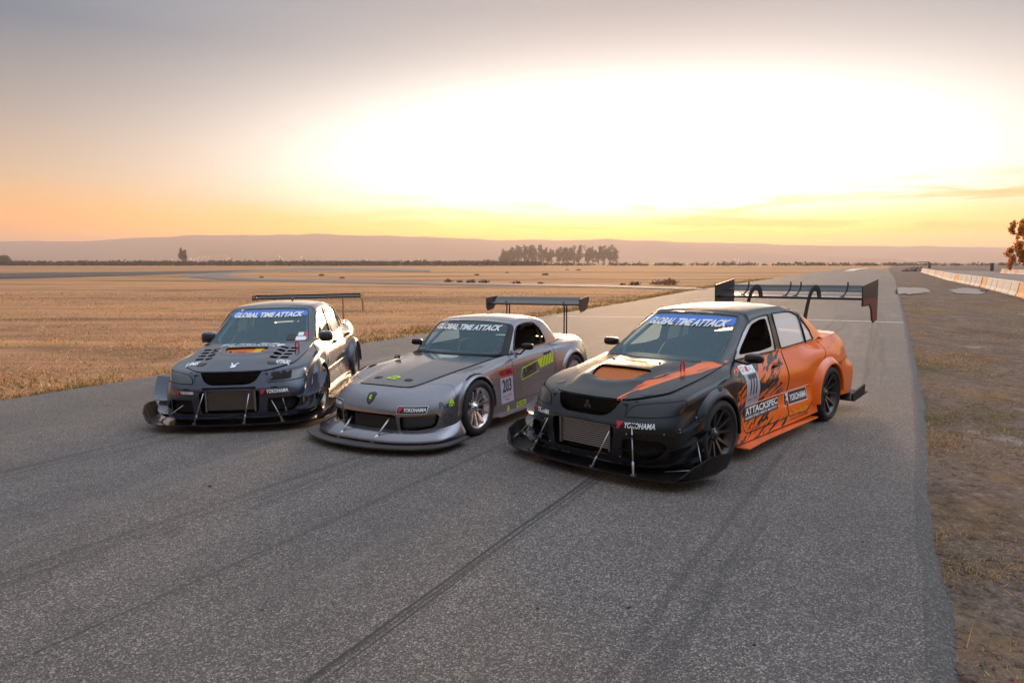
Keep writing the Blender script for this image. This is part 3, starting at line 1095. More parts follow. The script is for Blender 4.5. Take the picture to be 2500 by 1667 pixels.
# dark marker post and bent arm beyond the barrier, small marker in the field
x, y = gp(2422, 661.5)
t = empty('tyre_stack', (x, y, -.03))
tag(t, 'tall dark stack of tyres standing beyond the barrier', 'tyre stack')
for i in range(9):
    MB().lathe([(.24, 0), (.40, .02), (.44, .11), (.40, .20), (.24, .22)], 14, 'z').build('tyre', black_far, t).location = (random.uniform(-.05, .05) - .02 * i, 0, i * .222)
x, y = gp(2267, 655)
t = empty('signal_gantry', (x, y, -.03))
tag(t, 'dark gantry with a bent post and long horizontal arm by the barrier end', 'gantry')
MB().tube([(.3, 0, 0), (.35, 0, .9), (.25, 0, 1.7), (-.2, 0, 2.25)], [.45, .48, .42, .22], 10).build('post', black_far, t)
MB().box((-1.9, 0, 2.28), (4.2, .3, .26)).build('arm', black_far, t)
x, y = gp(1172, 650)
t = empty('marker_drum', (x, y, -.03))
tag(t, 'small grey marker drum out in the middle field', 'drum')
MB().lathe([(0, 0), (.62, 0), (.66, .1), (.6, .6), (.66, 1.2), (.62, 1.35), (0, 1.35)], 12, 'z').build('drum_body', simple('drum_grey', (.2, .19, .2), .6), t)
# rubble heaps at the far barrier end
for i, (u, v, s) in enumerate([(2213, 662.5, 1.0), (2230, 662.5, 1.3), (2244, 661.5, 1.2)]):
    x, y = gp(u, v)
    mb = MB()
    for j in range(9):
        mb.box((random.uniform(-.9, .9) * s, random.uniform(-.4, .4), random.uniform(.1, .7) * s), (.7 * s, .6, .5 * s), Matrix.Rotation(random.uniform(-1, 1), 3, 'Y') @ Matrix.Rotation(random.uniform(0, 3), 3, 'Z'))
    o = mb.build('rubble_heap', simple('rubble%d' % i, (.30, .22, .17), .9, var=.3))
    o.location = (x, y, -.05)
    tag(o, 'heap of pale rubble past the end of the barrier, %s from the left' % ORD[i], 'rubble', 'rubble heaps at the barrier end')

# ---- lights of a far town at the foot of the hills
lamp_m, T, out = new_mat('town_lamp')
em = T.node('ShaderNodeEmission')
em.inputs[0].default_value = (1.0, .72, .32, 1)
em.inputs[1].default_value = 9.0
T.l.new(em.outputs[0], out.inputs[0])
r_ = np.random.default_rng(51)
mb = MB()
lp = [(427, 634), (472, 633.5), (480, 633), (486, 633), (500, 629), (515, 628), (540, 625.5), (555, 624), (620, 631), (738, 630), (897, 633), (1025, 632), (1766, 634), (1790, 633), (1800, 634), (2205, 633), (2212, 633), (2255, 633), (2268, 633)]
lp += [(r_.uniform(420, 760), r_.uniform(624, 635)) for _ in range(9)]
for (u, v) in lp:
    D = 2500
    mb.sphere(((u - 1250) / 1702.27 * D, D, 1.97 + (641.9 - v) / 1702.27 * D), .7, 6, 4)
tag(mb.build('town_lights', lamp_m), 'tiny lit lamps of a distant town below the hills', None, None, 'stuff')


# ================================================================ CAR BUILDING KIT
# car space: x = car's left (+), y = towards the rear from the front axle, z up
def spline_axis(P, knots, q, sym0=False, sym1=False):
    """cubic Hermite along axis 0 of P (n,m,3) at parameters q; sym: mirrored in x beyond that end"""
    n = len(knots)
    M_ = np.zeros_like(P)
    h = np.diff(knots)[:, None, None]
    d = (P[1:] - P[:-1]) / h
    M_[1:-1] = (d[:-1] * h[1:] + d[1:] * h[:-1]) / (h[1:] + h[:-1])
    M_[0] = d[0]
    M_[-1] = d[-1]
    if sym0:
        M_[0] = d[0] * np.array([1, 0, 0])
    if sym1:
        M_[-1] = d[-1] * np.array([1, 0, 0])
    k = np.clip(np.searchsorted(knots, q, side='right') - 1, 0, n - 2)
    hh = (knots[k + 1] - knots[k])
    t = ((q - knots[k]) / hh)[:, None, None]
    hh = hh[:, None, None]
    return (2 * t**3 - 3 * t**2 + 1) * P[k] + (t**3 - 2 * t**2 + t) * hh * M_[k] + (-2 * t**3 + 3 * t**2) * P[k + 1] + (t**3 - t**2) * hh * M_[k + 1]


class Patch:
    """net: rows x columns of control points -> dense grid with parameters.
    A columns: x y z  S T  nx ny nz   (S,T in metres along the net)"""
    def __init__(self, net, sym0=True, sym1=True, step=.02):
        P = np.asarray(net, float)
        self.net = P
        rows, cols = P.shape[:2]
        cs = np.linalg.norm(np.diff(P, axis=1), axis=2).mean(0)
        rs = np.linalg.norm(np.diff(P, axis=0), axis=2).mean(1)
        self.S = np.concatenate([[0], np.cumsum(cs)])
        self.T = np.concatenate([[0], np.cumsum(rs)])
        qs = np.unique(np.concatenate([np.linspace(a, b, max(2, int((b - a) / step) + 2)) for a, b in zip(self.S[:-1], self.S[1:])]))
        qt = np.unique(np.concatenate([np.linspace(a, b, max(2, int((b - a) / step) + 2)) for a, b in zip(self.T[:-1], self.T[1:])]))
        Q = spline_axis(P.transpose(1, 0, 2), self.S, qs, sym0, sym1)
        Q = spline_axis(Q.transpose(1, 0, 2), self.T, qt)
        self.qs, self.qt = qs, qt
        self.finish(Q)

    def finish(self, Q):
        gs = np.gradient(Q, axis=1)
        gt = np.gradient(Q, axis=0)
        N = np.cross(gs, gt)
        N /= np.linalg.norm(N, axis=2, keepdims=True) + 1e-12
        SS, TT = np.meshgrid(self.qs, self.qt)
        self.grid = Q
        self.A = np.concatenate([Q, SS[..., None], TT[..., None], N], axis=2).reshape(-1, 8)
        nt, ns = Q.shape[:2]
        i = np.arange(nt * ns).reshape(nt, ns)
        self.F = [tuple(q) for q in np.stack([i[:-1, :-1], i[:-1, 1:], i[1:, 1:], i[1:, :-1]], -1).reshape(-1, 4)]

    def s(self, c):
        return float(np.interp(c, np.arange(len(self.S)), self.S))

    def t(self, r):
        return float(np.interp(r, np.arange(len(self.T)), self.T))

    def row(self, r):
        """dense curve along a control row index"""
        j = int(np.argmin(np.abs(self.qt - self.t(r))))
        return self.grid[j]

    def mesh(self):
        return self.A, self.F


def split(mesh, f):
    """cut a mesh along f = 0 -> (part with f < 0, part with f > 0)"""
    A, F = mesh
    f = np.where(np.abs(f) < 1e-7, 1e-7, f)
    out = [[], []]
    new = []
    cache = {}
    n0 = len(A)

    def cut(i, j):
        k = (min(i, j), max(i, j))
        if k not in cache:
            t = f[i] / (f[i] - f[j])
            new.append(A[i] + (A[j] - A[i]) * t)
            cache[k] = n0 + len(new) - 1
        return cache[k]

    neg = f < 0
    for fc in F:
        g = [neg[i] for i in fc]
        if all(g):
            out[0].append(fc)
        elif not any(g):
            out[1].append(fc)
        else:
            p = [[], []]
            m_ = len(fc)
            for a in range(m_):
                i, j = fc[a], fc[(a + 1) % m_]
                p[0 if neg[i] else 1].append(i)
                if neg[i] != neg[j]:
                    c = cut(i, j)
                    p[0].append(c)
                    p[1].append(c)
            for k in (0, 1):
                if len(p[k]) >= 3:
                    out[k].append(tuple(p[k]))
    A2 = np.concatenate([A, np.array(new)]) if new else A
    return (A2, out[0]), (A2, out[1])


def compact(mesh):
    A, F = mesh
    used = sorted({i for f in F for i in f})
    mp = {u: k for k, u in enumerate(used)}
    return A[used], [tuple(mp[i] for i in f) for f in F]


def poly_sdf(px, py, poly):
    """signed distance (negative inside)"""
    P = np.asarray(poly, float)
    Q = np.roll(P, -1, axis=0)
    d = np.full(px.shape, 1e9)
    ins = np.zeros(px.shape, bool)
    for (ax, ay), (bx, by) in zip(P, Q):
        ex, ey = bx - ax, by - ay
        wx, wy = px - ax, py - ay
        t = np.clip((wx * ex + wy * ey) / (ex * ex + ey * ey + 1e-12), 0, 1)
        d = np.minimum(d, np.hypot(wx - ex * t, wy - ey * t))
        c = ((ay <= py) & (by > py)) | ((by <= py) & (ay > py))
        with np.errstate(divide='ignore', invalid='ignore'):
            xi = ax + (py - ay) / (by - ay if by != ay else 1e-12) * ex
        ins ^= c & (px < xi)
    return np.where(ins, -d, d)


def rpoly(pts, r=.03, n=5):
    """polygon with rounded corners"""
    out = []
    m_ = len(pts)
    for i in range(m_):
        p0, p1, p2 = [np.array(pts[(i + k) % m_], float) for k in (-1, 0, 1)]
        a, b = p0 - p1, p2 - p1
        la, lb = np.linalg.norm(a), np.linalg.norm(b)
        q = min(r, la * .45, lb * .45)
        A_, B_ = p1 + a / la * q, p1 + b / lb * q
        for k in range(n + 1):
            t = k / n
            out.append(tuple((1 - t)**2 * A_ + 2 * t * (1 - t) * p1 + t**2 * B_))
    return out


def both(mesh):
    """join a half mesh with its mirror image"""
    A, F = compact(mesh)
    B = A.copy()
    B[:, 0] *= -1
    B[:, 5] *= -1
    n = len(A)
    return np.concatenate([A, B]), list(F) + [tuple(i + n for i in f[::-1]) for f in F]


def mirror(mesh):
    A, F = compact(mesh)
    B = A.copy()
    B[:, 0] *= -1
    B[:, 5] *= -1
    return B, [f[::-1] for f in F]


def shell(name, mesh, mat, parent, off=0.0, weld=True, thick=0.0):
    A, F = compact(mesh)
    if not len(F):
        return None
    V = A[:, :3] + A[:, 5:8] * off
    o = mk(name, V, F, mat, parent)
    bm = bmesh.new()
    bm.from_mesh(o.data)
    if weld:
        bmesh.ops.remove_doubles(bm, verts=bm.verts, dist=.0006)
    if thick > 0:
        bm.normal_update()
        bmesh.ops.solidify(bm, geom=bm.faces[:], thickness=-thick)
        for f in bm.faces:
            f.smooth = True
    bm.to_mesh(o.data)
    bm.free()
    if thick > 0:
        bm = bmesh.new()
        bm.from_mesh(o.data)
        for e in bm.edges:
            if len(e.link_faces) == 2 and e.calc_face_angle(0) > .7:
                e.smooth = False
        bm.to_mesh(o.data)
        bm.free()
    return o


def gap_cut(mesh, f, w=.004):
    """cut with a real joint of width 2w; returns inside, outside, joint strip"""
    ins, rest = split(mesh, f + w)
    # recompute field on rest is needed: caller passes a function
    return ins, rest


def panel(mesh, fn, w=.004):
    ins, rest = split(mesh, fn(mesh[0]) + w)
    jt, rest = split(rest, fn(rest[0]) - w)
    return ins, rest, jt


def merge(*ms):
    A = []
    F = []
    b = 0
    for m_ in ms:
        if not len(m_[1]):
            continue
        a, f = compact(m_)
        A.append(a)
        F += [tuple(i + b for i in q) for q in f]
        b += len(a)
    return (np.concatenate(A), F) if A else (np.zeros((0, 8)), [])


def resample(C, n):
    C = np.asarray(C, float)
    d = np.concatenate([[0], np.cumsum(np.linalg.norm(np.diff(C, axis=0), axis=1))])
    q = np.linspace(0, d[-1], n)
    return np.stack([np.interp(q, d, C[:, k]) for k in range(3)], -1)


class Coons(Patch):
    """patch between four boundary curves; u: centre -> side, v: front -> rear"""
    def __init__(self, front, side, rear, spine, nu, nv, shape=None):
        f = resample(front, nu)     # centre -> corner
        r = resample(rear, nu)      # centre -> corner
        c = resample(spine, nv)     # front -> rear at x=0
        s = resample(side, nv)      # front -> rear at side
        u = np.linspace(0, 1, nu)[None, :, None]
        v = np.linspace(0, 1, nv)[:, None, None]
        L1 = (1 - v) * f[None] + v * r[None]
        L2 = (1 - u) * c[:, None] + u * s[:, None]
        B = (1 - u) * (1 - v) * f[0] + u * (1 - v) * f[-1] + (1 - u) * v * r[0] + u * v * r[-1]
        Q = L1 + L2 - B
        if shape is not None:
            Q = shape(Q, u[..., 0], v[..., 0])
        self.qs = np.linspace(0, 1, nu)
        self.qt = np.linspace(0, 1, nv)
        self.finish(Q)


# ---------------------------------------------------------------- materials of the cars
def paint(name, base, metal=.55, rough=.32, coat=1.0, flake=True):
    m_, T, out = new_mat(name)
    p = T.node('ShaderNodeTexCoord').outputs['Object']
    c = base
    if flake:
        n = T.noise(p, 900.0, 1.0)
        c = T.mix(T.ss(n, .35, .7), tuple(q * .93 for q in base), tuple(min(q * 1.07, 1) for q in base))
    dirt = T.noise(p, 5.0, 5.0, .65)
    b = principled(T, out, c, T.lin(dirt, .3, .8, rough, rough + .015), metal, coat, .035, .2)
    return m_


M_black = simple('black_plastic', (.006, .006, .007), .45, spec=.3)
M_gloss = simple('gloss_black', (.006, .006, .008), .12, coat=.3, spec=.3)
M_trim = simple('window_trim', (.008, .008, .009), .4)
M_rubber = simple('tyre_rubber', (.018, .016, .016), .78, var=.25, vscale=30)
M_under = simple('underbody', (.008, .008, .008), .85)
M_inter = simple('interior', (.035, .036, .04), .7)
M_seat = simple('seat_cloth', (.07, .065, .068), .85)
M_cage = simple('cage_tube', (.45, .47, .50), .4, metal=.1)
M_rod = simple('steel_rod', (.55, .55, .56), .28, metal=1.0)
M_alu = simple('aluminium', (.50, .49, .50), .38, metal=.9)
M_disc = simple('brake_disc', (.30, .29, .28), .35, metal=1.0)
M_red = simple('red_strap', (.55, .02, .03), .6)
M_white = simple('white_vinyl', (.88, .88, .90), .5)
M_black_v = simple('black_vinyl', (.012, .011, .012), .4)
M_blue = simple('blue_banner', (.012, .16, .62), .35, coat=.3)
M_lime = simple('lime_vinyl', (.50, .72, .02), .5)
M_grey_v = simple('number_plate_vinyl', (.42, .44, .52), .45)
M_redv = simple('red_vinyl', (.62, .02, .04), .45)
M_yel = simple('yellow_vinyl', (.80, .42, .01), .45)
M_orv = simple('orange_vinyl', (.80, .17, .01), .45)
M_lens = simple('lamp_lens', (.03, .032, .036), .06, coat=1.0)
M_amber = simple('amber_marker', (.75, .30, .01), .25, coat=.6)
M_silver = simple('wheel_silver', (.72, .71, .72), .22, metal=.9)
M_wheelblk = simple('wheel_black', (.016, .016, .018), .28, coat=.4)
M_bronze = simple('wheel_bronze', (.20, .165, .14), .3, metal=.85)
M_lampglass = simple('lamp_silver', (.6, .6, .62), .12, metal=.7)


def carbon(name, base=(.007, .007, .009), rough=.3):
    m_, T, out = new_mat(name)
    p = T.node('ShaderNodeTexCoord').outputs['Object']
    ck = T.node('ShaderNodeTexChecker')
    T.l.new(T.mapping(p, rot=(0, 0, R(45))), ck.inputs[0])
    ck.inputs['Scale'].default_value = 180
    c = T.mix(ck.outputs['Fac'], base, tuple(q * 1.9 for q in base))
    principled(T, out, c, rough, .1, .45, .08, .25)
    return m_


M_carbon = carbon('carbon_fibre')
M_splitter = carbon('splitter_carbon', (.005, .005, .006), .3)


def glass(name, tint=(.32, .42, .44), refl=.09):
    m_, T, out = new_mat(name)
    tr = T.node('ShaderNodeBsdfTransparent')
    tr.inputs[0].default_value = tuple(tint) + (1,)
    gl = T.node('ShaderNodeBsdfGlossy')
    gl.inputs[0].default_value = (.62, .86, .95, 1)
    gl.inputs['Roughness'].default_value = .03
    fr = T.node('ShaderNodeFresnel')
    fr.inputs[0].default_value = 1.5
    mx = T.node('ShaderNodeMixShader')
    T.l.new(T.m('ADD', T.m('MULTIPLY', fr.outputs[0], 1.0), refl, clamp=True), mx.inputs[0])
    T.l.new(tr.outputs[0], mx.inputs[1])
    T.l.new(gl.outputs[0], mx.inputs[2])
    T.l.new(mx.outputs[0], out.inputs[0])
    return m_


M_glass = glass('windscreen_glass', (.52, .70, .73), .05)
M_glass_dark = glass('side_glass', (.25, .27, .28), .04)


def livery():
    """black-to-orange wrap with torn slashes; pattern lives in the car's own space"""
    m_, T, out = new_mat('orange_black_wrap')
    p = T.node('ShaderNodeTexCoord').outputs['Object']
    x, y, z = T.sep(p)[:3]
    ax = T.m('ABSOLUTE', x)
    # ---- sides: slashes rising to the rear
    a = R(24)
    su = T.m('ADD', T.m('MULTIPLY', y, math.cos(a)), T.m('MULTIPLY', z, math.sin(a)))
    sv = T.m('ADD', T.m('MULTIPLY', y, -math.sin(a)), T.m('MULTIPLY', z, math.cos(a)))
    n1 = T.noise(T.comb(T.m('MULTIPLY', su, 1.15), T.m('MULTIPLY', sv, 8.0), 3.0), 1.0, 3.5, .55, dist=.35)
    n2 = T.noise(T.comb(T.m('MULTIPLY', su, 5.0), T.m('MULTIPLY', sv, 26.0), 4.0), 1.0, 3.0, .6, dist=.5)
    grad = T.lin(T.m('ADD', y, T.m('MULTIPLY', T.m('SUBTRACT', z, .45), -.45)), .40, 1.55, -.02, .15)
    rear = T.lin(y, 1.45, 2.2, 0.0, .35)
    q = T.m('ADD', T.m('ADD', T.m('ADD', T.m('SUBTRACT', n1, .5), T.m('MULTIPLY', T.m('SUBTRACT', n2, .5), .75)), grad), rear)
    upper = T.m('MULTIPLY', T.ss(z, .74, .80), T.ss(y, 2.5, 1.6))          # greyer streaks under the side glass
    q = T.m('SUBTRACT', q, T.m('MULTIPLY', upper, .10))
    side = T.ss(q, .0, .015)
    # a few orange flecks on the front wing and bumper
    n3 = T.noise(T.comb(T.m('MULTIPLY', su, 2.2), T.m('MULTIPLY', sv, 17.0), 9.0), 1.0, 2.0, .5)
    fleck = T.m('MULTIPLY', T.ss(n3, .685, .695), T.m('MULTIPLY', T.ss(z, .42, .46), T.ss(y, .5, .3)))
    side = T.m('MAXIMUM', T.m('MULTIPLY', side, T.ss(y, .40, .48)), T.m('MULTIPLY', fleck, T.ss(ax, .72, .76)))
    # ---- bonnet: one broad slash on the car's left from the screen corner to the lamp
    b_ = T.m('ADD', T.m('MULTIPLY', T.m('SUBTRACT', x, .62), -1.0), T.m('MULTIPLY', T.m('SUBTRACT', y, .30), .28))
    hu = T.m('ADD', T.m('MULTIPLY', y, .96), T.m('MULTIPLY', x, .28))
    hn = T.noise(T.comb(T.m('MULTIPLY', hu, 2.4), T.m('MULTIPLY', b_, 30.0), 2.0), 1.0, 3.0, .55, dist=.3)
    wdt = T.lin(y, -.75, .35, .0, .10)
    hq = T.m('SUBTRACT', T.m('ADD', wdt, T.m('MULTIPLY', T.m('SUBTRACT', hn, .5), T.lin(y, -.75, .3, .42, .22))), T.m('ABSOLUTE', b_))
    hood = T.m('MULTIPLY', T.m('MULTIPLY', T.ss(hq, .0, .006), T.ss(y, .40, .36)), T.ss(z, .66, .69))
    topm = T.m('MULTIPLY', T.ss(ax, .735, .71), T.ss(y, .5, .45))
    col_or = T.mix(T.noise(p, 3.0, 2.0), (.88, .13, .0), (.93, .16, .0))
    sel = T.mix(topm, T.comb(side, side, side), T.comb(hood, hood, hood))
    # roof and front pillars stay black, rear pillar orange
    roof = T.m('MULTIPLY', T.ss(z, .955, .965), T.ss(T.m('ADD', y, T.m('MULTIPLY', z, -.5)), 1.95, 1.80))
    sel = T.mix(roof, sel, (0, 0, 0))
    blk = T.mix(T.ss(T.noise(p, 900.0, 1.0), .35, .7), (.0045, .005, .007), (.010, .011, .015))
    c = T.mix(T.sep(sel)[0], blk, col_or)
    principled(T, out, c, T.lin(T.sep(sel)[0], 0, 1, .42, .35), T.lin(T.sep(sel)[0], 0, 1, .10, .0), .70, T.lin(topm, 0, 1, .03, .16), .12)
    return m_


M_livery = livery()
M_orange = paint('orange_paint', (.90, .14, .0), .0, .35, 1.0, False)
M_blackpaint = paint('black_paint', (.0055, .006, .009), .15, .42, .75)
M_gun = paint('gunmetal_paint', (.038, .044, .068), .6, .26, 1.0)
M_gun2 = paint('gunmetal_dark', (.022, .028, .050), .5, .26, .9)
M_s2k = paint('silver_grey_paint', (.21, .20, .222), .7, .27, 1.0)
M_s2khood = paint('bonnet_carbon_grey', (.070, .069, .082), .6, .25, .9)


# ---------------------------------------------------------------- decals
def text_mesh(s, bold=0.0, shear=0.0, width=None, height=None, spacing=1.0):
    cu = bpy.data.curves.new('t', 'FONT')
    cu.body = s
    cu.offset = bold
    cu.shear = shear
    cu.space_character = spacing
    cu.align_x = 'CENTER'
    cu.align_y = 'CENTER'
    cu.resolution_u = 3
    ob = bpy.data.objects.new('t', cu)
    COL.objects.link(ob)
    dg = bpy.context.evaluated_depsgraph_get()
    me = bpy.data.meshes.new_from_object(ob.evaluated_get(dg))
    bpy.data.objects.remove(ob)
    bpy.data.curves.remove(cu)
    V = np.array([v.co[:] for v in me.vertices])
    F = [tuple(p_.vertices) for p_ in me.polygons]
    bpy.data.meshes.remove(me)
    lo, hi = V.min(0), V.max(0)
    V = V - (lo + hi) / 2
    sx_ = (width / (hi[0] - lo[0])) if width else None
    sy_ = (height / (hi[1] - lo[1])) if height else None
    if sx_ is None:
        sx_ = sy_
    if sy_ is None:
        sy_ = sx_
    V[:, 0] *= sx_
    V[:, 1] *= sy_
    return V, F


def side_hit(D, sd, y, z):
    for dy in (0, .012, -.012, .024, -.024, .04):
        h = D.bvh.ray_cast(Vector((sd * 2, y + dy, z)), Vector((-sd, 0, 0)))[0]
        if h is not None:
            return Vector((h.x, y, z))
    return Vector((sd * .84, y, z))


class Decals:
    """collects flat artwork and lays it on a body surface along a ray"""
    def __init__(self, objs):
        V, F = [], []
        for o in objs:
            b = len(V)
            V += [v.co[:] for v in o.data.vertices]
            F += [tuple(i + b for i in p_.vertices) for p_ in o.data.polygons]
        self.bvh = BVHTree.FromPolygons(V, F)

    def lay(self, name, V2, F, mat, parent, origin, U, Vv, ray, off=.0025, cut=.03):
        """V2 2D coords; origin+u*U+v*Vv starts the ray"""
        bm = bmesh.new()
        vs = [bm.verts.new((p_[0], p_[1], 0)) for p_ in V2]
        for f in F:
            try:
                bm.faces.new([vs[i] for i in f])
            except ValueError:
                pass
        bmesh.ops.triangulate(bm, faces=bm.faces)
        for _ in range(4):
            le = [e for e in bm.edges if e.calc_length() > cut]
            if not le:
                break
            bmesh.ops.subdivide_edges(bm, edges=le, cuts=1)
            bmesh.ops.triangulate(bm, faces=[f for f in bm.faces if len(f.verts) > 3])
        O, U, Vv, D = Vector(origin), Vector(U), Vector(Vv), Vector(ray).normalized()
        miss = []
        for v in bm.verts:
            s = O + U * v.co.x + Vv * v.co.y
            hit, nrm_, _, _ = self.bvh.ray_cast(s, D)
            if hit is None:
                miss.append(v)
                continue
            if nrm_.dot(D) > 0:
                nrm_ = -nrm_
            v.co = hit + nrm_ * off
        if miss:
            bmesh.ops.delete(bm, geom=miss, context='VERTS')
        me = bpy.data.meshes.new(name)
        bm.to_mesh(me)
        bm.free()
        me.materials.append(mat)
        return link(bpy.data.objects.new(name, me), parent)

    def text(self, name, s, mat, parent, origin, U, Vv, ray, width=None, height=None, bold=.02, shear=0.0, off=.004, spacing=1.0):
        V2, F = text_mesh(s, bold, shear, width, height, spacing)
        return self.lay(name, V2, F, mat, parent, origin, U, Vv, ray, off)

    def rect(self, name, w, h, mat, parent, origin, U, Vv, ray, off=.0025, skew=0.0):
        P = [(-w / 2 - skew * h / 2, -h / 2), (w / 2 - skew * h / 2, -h / 2), (w / 2 + skew * h / 2, h / 2), (-w / 2 + skew * h / 2, h / 2)]
        return self.lay(name, P, [(0, 1, 2, 3)], mat, parent, origin, U, Vv, ray, off)

    def poly(self, name, P, mat, parent, origin, U, Vv, ray, off=.0025):
        return self.lay(name, P, [tuple(range(len(P)))], mat, parent, origin, U, Vv, ray, off)


def yoko(D, parent, o, U, V, ray, w, plate=True, border=False):
    """red winged mark and white wordmark, on a black plate"""
    h = w * .2
    host = parent
    if plate:
        if border:
            D.rect('sticker_border', w * 1.03, h * 1.36, M_white, parent, o, U, V, ray, .002)
        host = D.rect('sponsor_plate', w, h * 1.2, M_black_v, parent, o, U, V, ray, .0035)
    O = Vector(o)
    mk_ = [(-.47, .42), (-.27, .42), (-.32, .12), (-.38, -.42), (-.46, -.42), (-.42, -.05), (-.47, .02), (-.44, .2)]
    D.poly('emblem', [(a * w, b * h) for a, b in mk_], M_redv, host, O, U, V, ray, .006)
    D.text('lettering', 'YOKOHAMA', M_white, host, O + Vector(U) * (.115 * w), U, V, ray, width=.74 * w, height=h * .70, bold=.03, off=.006)


# ---------------------------------------------------------------- wheels
def wheel(parent, pos, side, radius, width, style, mat, rim_r, label=None):
    """side=+1: outer face towards +x"""
    w = empty('wheel', pos, parent)
    hw = width / 2
    tr = radius
    prof = [(rim_r, -hw * .82), (rim_r + .018, -hw * .98), (tr - .045, -hw * 1.0), (tr - .014, -hw * .90), (tr - .002, -hw * .72), (tr, -hw * .3), (tr, hw * .3), (tr - .002, hw * .72), (tr - .014, hw * .90), (tr - .045, hw * 1.0), (rim_r + .018, hw * .98), (rim_r, hw * .82)]
    tb = MB().lathe(prof, 48)
    ty = tb.build('tyre', M_rubber, w)
    ra = []
    # rim barrel with lip
    rp = [(rim_r + .004, -hw * .84), (rim_r - .012, -hw * .8), (rim_r - .03, -hw * .55), (rim_r - .05, 0), (rim_r - .035, hw * .45), (rim_r - .012, hw * .74), (rim_r + .006, hw * .86), (rim_r + .012, hw * .80)]
    rb = MB().lathe(rp, 48)
    fx = hw * (.52 if style != 'five' else .40)
    rh = .050
    if style == 'mesh':          # ten thin spokes in pairs
        angs = []
        for i in range(10):
            angs.append((2 * math.pi * i / 10 + (.09 if i % 2 else -.09), 2 * math.pi * i / 10 + (.02 if i % 2 else -.02)))
        sw0, sw1, dep = .020, .015, .032
    elif style == 'ten':
        angs = [(2 * math.pi * i / 10, 2 * math.pi * i / 10) for i in range(10)]
        sw0, sw1, dep = .021, .014, .035
    else:                        # six broad spokes
        angs = [(2 * math.pi * i / 6, 2 * math.pi * i / 6) for i in range(6)]
        sw0, sw1, dep = .048, .034, .045
    for a0, a1 in angs:
        d0 = (math.cos(a0), math.sin(a0))
        d1 = (math.cos(a1), math.sin(a1))
        t0 = (-d0[1], d0[0])
        t1 = (-d1[1], d1[0])
        r0, r1 = rh * .8, rim_r - .018
        x0, x1 = fx - .02, fx + .035
        P = []
        for (r, dd, tt, xx, sw) in ((r0, d0, t0, x0, sw0), (r1, d1, t1, x1, sw1)):
            for sx_, dx_ in ((-1, -dep), (1, -dep), (1, 0), (-1, 0)):
                P.append((xx + dx_, r * dd[0] + sx_ * sw * (1.0 if dx_ else .7) * tt[0], r * dd[1] + sx_ * sw * (1.0 if dx_ else .7) * tt[1]))
        rb.add(P, [(0, 1, 2, 3), (4, 7, 6, 5), (0, 4, 5, 1), (1, 5, 6, 2), (2, 6, 7, 3), (3, 7, 4, 0)])
    rb.lathe([(0, fx + .012), (.028, fx + .012), (.034, fx), (.07, fx - .014), (.078, fx - .05), (0, fx - .05)], 24)
    for i in range(5):
        a = 2 * math.pi * i / 5 + .3
        rb.sphere((fx - .008, math.cos(a) * .056, math.sin(a) * .056), .011, 6, 4)
    rim = rb.build('rim', mat, w)
    # brake disc and caliper
    db = MB().lathe([(.06, fx - .075), (.165, fx - .075), (.165, fx - .10), (.06, fx - .10)], 32, closed=True)
    disc = db.build('brake_disc', M_disc if style == 'ten' else M_black, w)
    cb = MB()
    for k in range(7):
        a0 = R(150 + k * 9)
        cb.box((fx - .085, math.cos(a0) * .15, math.sin(a0) * .15), (.075, .03, .075), Matrix.Rotation(a0, 3, 'X'))
    cal = cb.build('brake_caliper', M_redv if style == 'ten' else M_black, w)
    if side < 0:
        w.rotation_euler = (0, 0, math.pi)
    # turn each wheel a little differently
    spin = random.uniform(0, 6.28)
    rim.rotation_euler = (spin, 0, 0)
    return w


def arch_flare(parent, D, yc, zc, r_in, r_out, x_edge, side, mat, a0=-20, a1=200, n=30, name='wheel_arch'):
    """flare standing off the body around a wheel opening"""
    V, F = [], []
    prof_n = 6
    for i in range(n + 1):
        a = R(a0 + (a1 - a0) * i / n)
        ca_, sa_ = math.cos(a), math.sin(a)
        yo, zo = yc + r_out * ca_, zc + r_out * sa_
        hit = D.bvh.ray_cast(Vector((side * 1.6, yo, zo)), Vector((-side, 0, 0)))[0]
        xb = abs(hit.x) if hit is not None else x_edge - .06
        xb = min(max(xb, x_edge - .13), x_edge + .02) - .004
        pts = [(r_in, x_edge - .07), (r_in, x_edge - .006), (r_in + .004, x_edge), (r_in + (r_out - r_in) * .28, x_edge - .002), (r_in + (r_out - r_in) * .65, x_edge * .55 + xb * .45), (r_out, xb)]
        for r, x in pts:
            V.append((side * x, yc + r * ca_, zc + r * sa_))
    for i in range(n):
        for k in range(prof_n - 1):
            f = (i * prof_n + k, i * prof_n + k + 1, (i + 1) * prof_n + k + 1, (i + 1) * prof_n + k)
            F.append(f if side > 0 else f[::-1])
    o = mk(name, V, F, mat, parent)
    return o


def liner(parent, yc, zc, r, x0, x1, side):
    mb = MB()
    n = 18
    V, F = [], []
    for i in range(n + 1):
        a = R(-25 + 230 * i / n)
        for x in (x0, x1):
            V.append((side * x, yc + r * math.cos(a), zc + r * math.sin(a)))
    for i in range(n):
        F.append((2 * i, 2 * i + 1, 2 * i + 3, 2 * i + 2))
    # inner wall
    b = len(V)
    V.append((side * x0, yc, zc))
    for i in range(n):
        F.append((b, 2 * i, 2 * i + 2))
    return mk('wheel_well', V, F, M_under, parent)


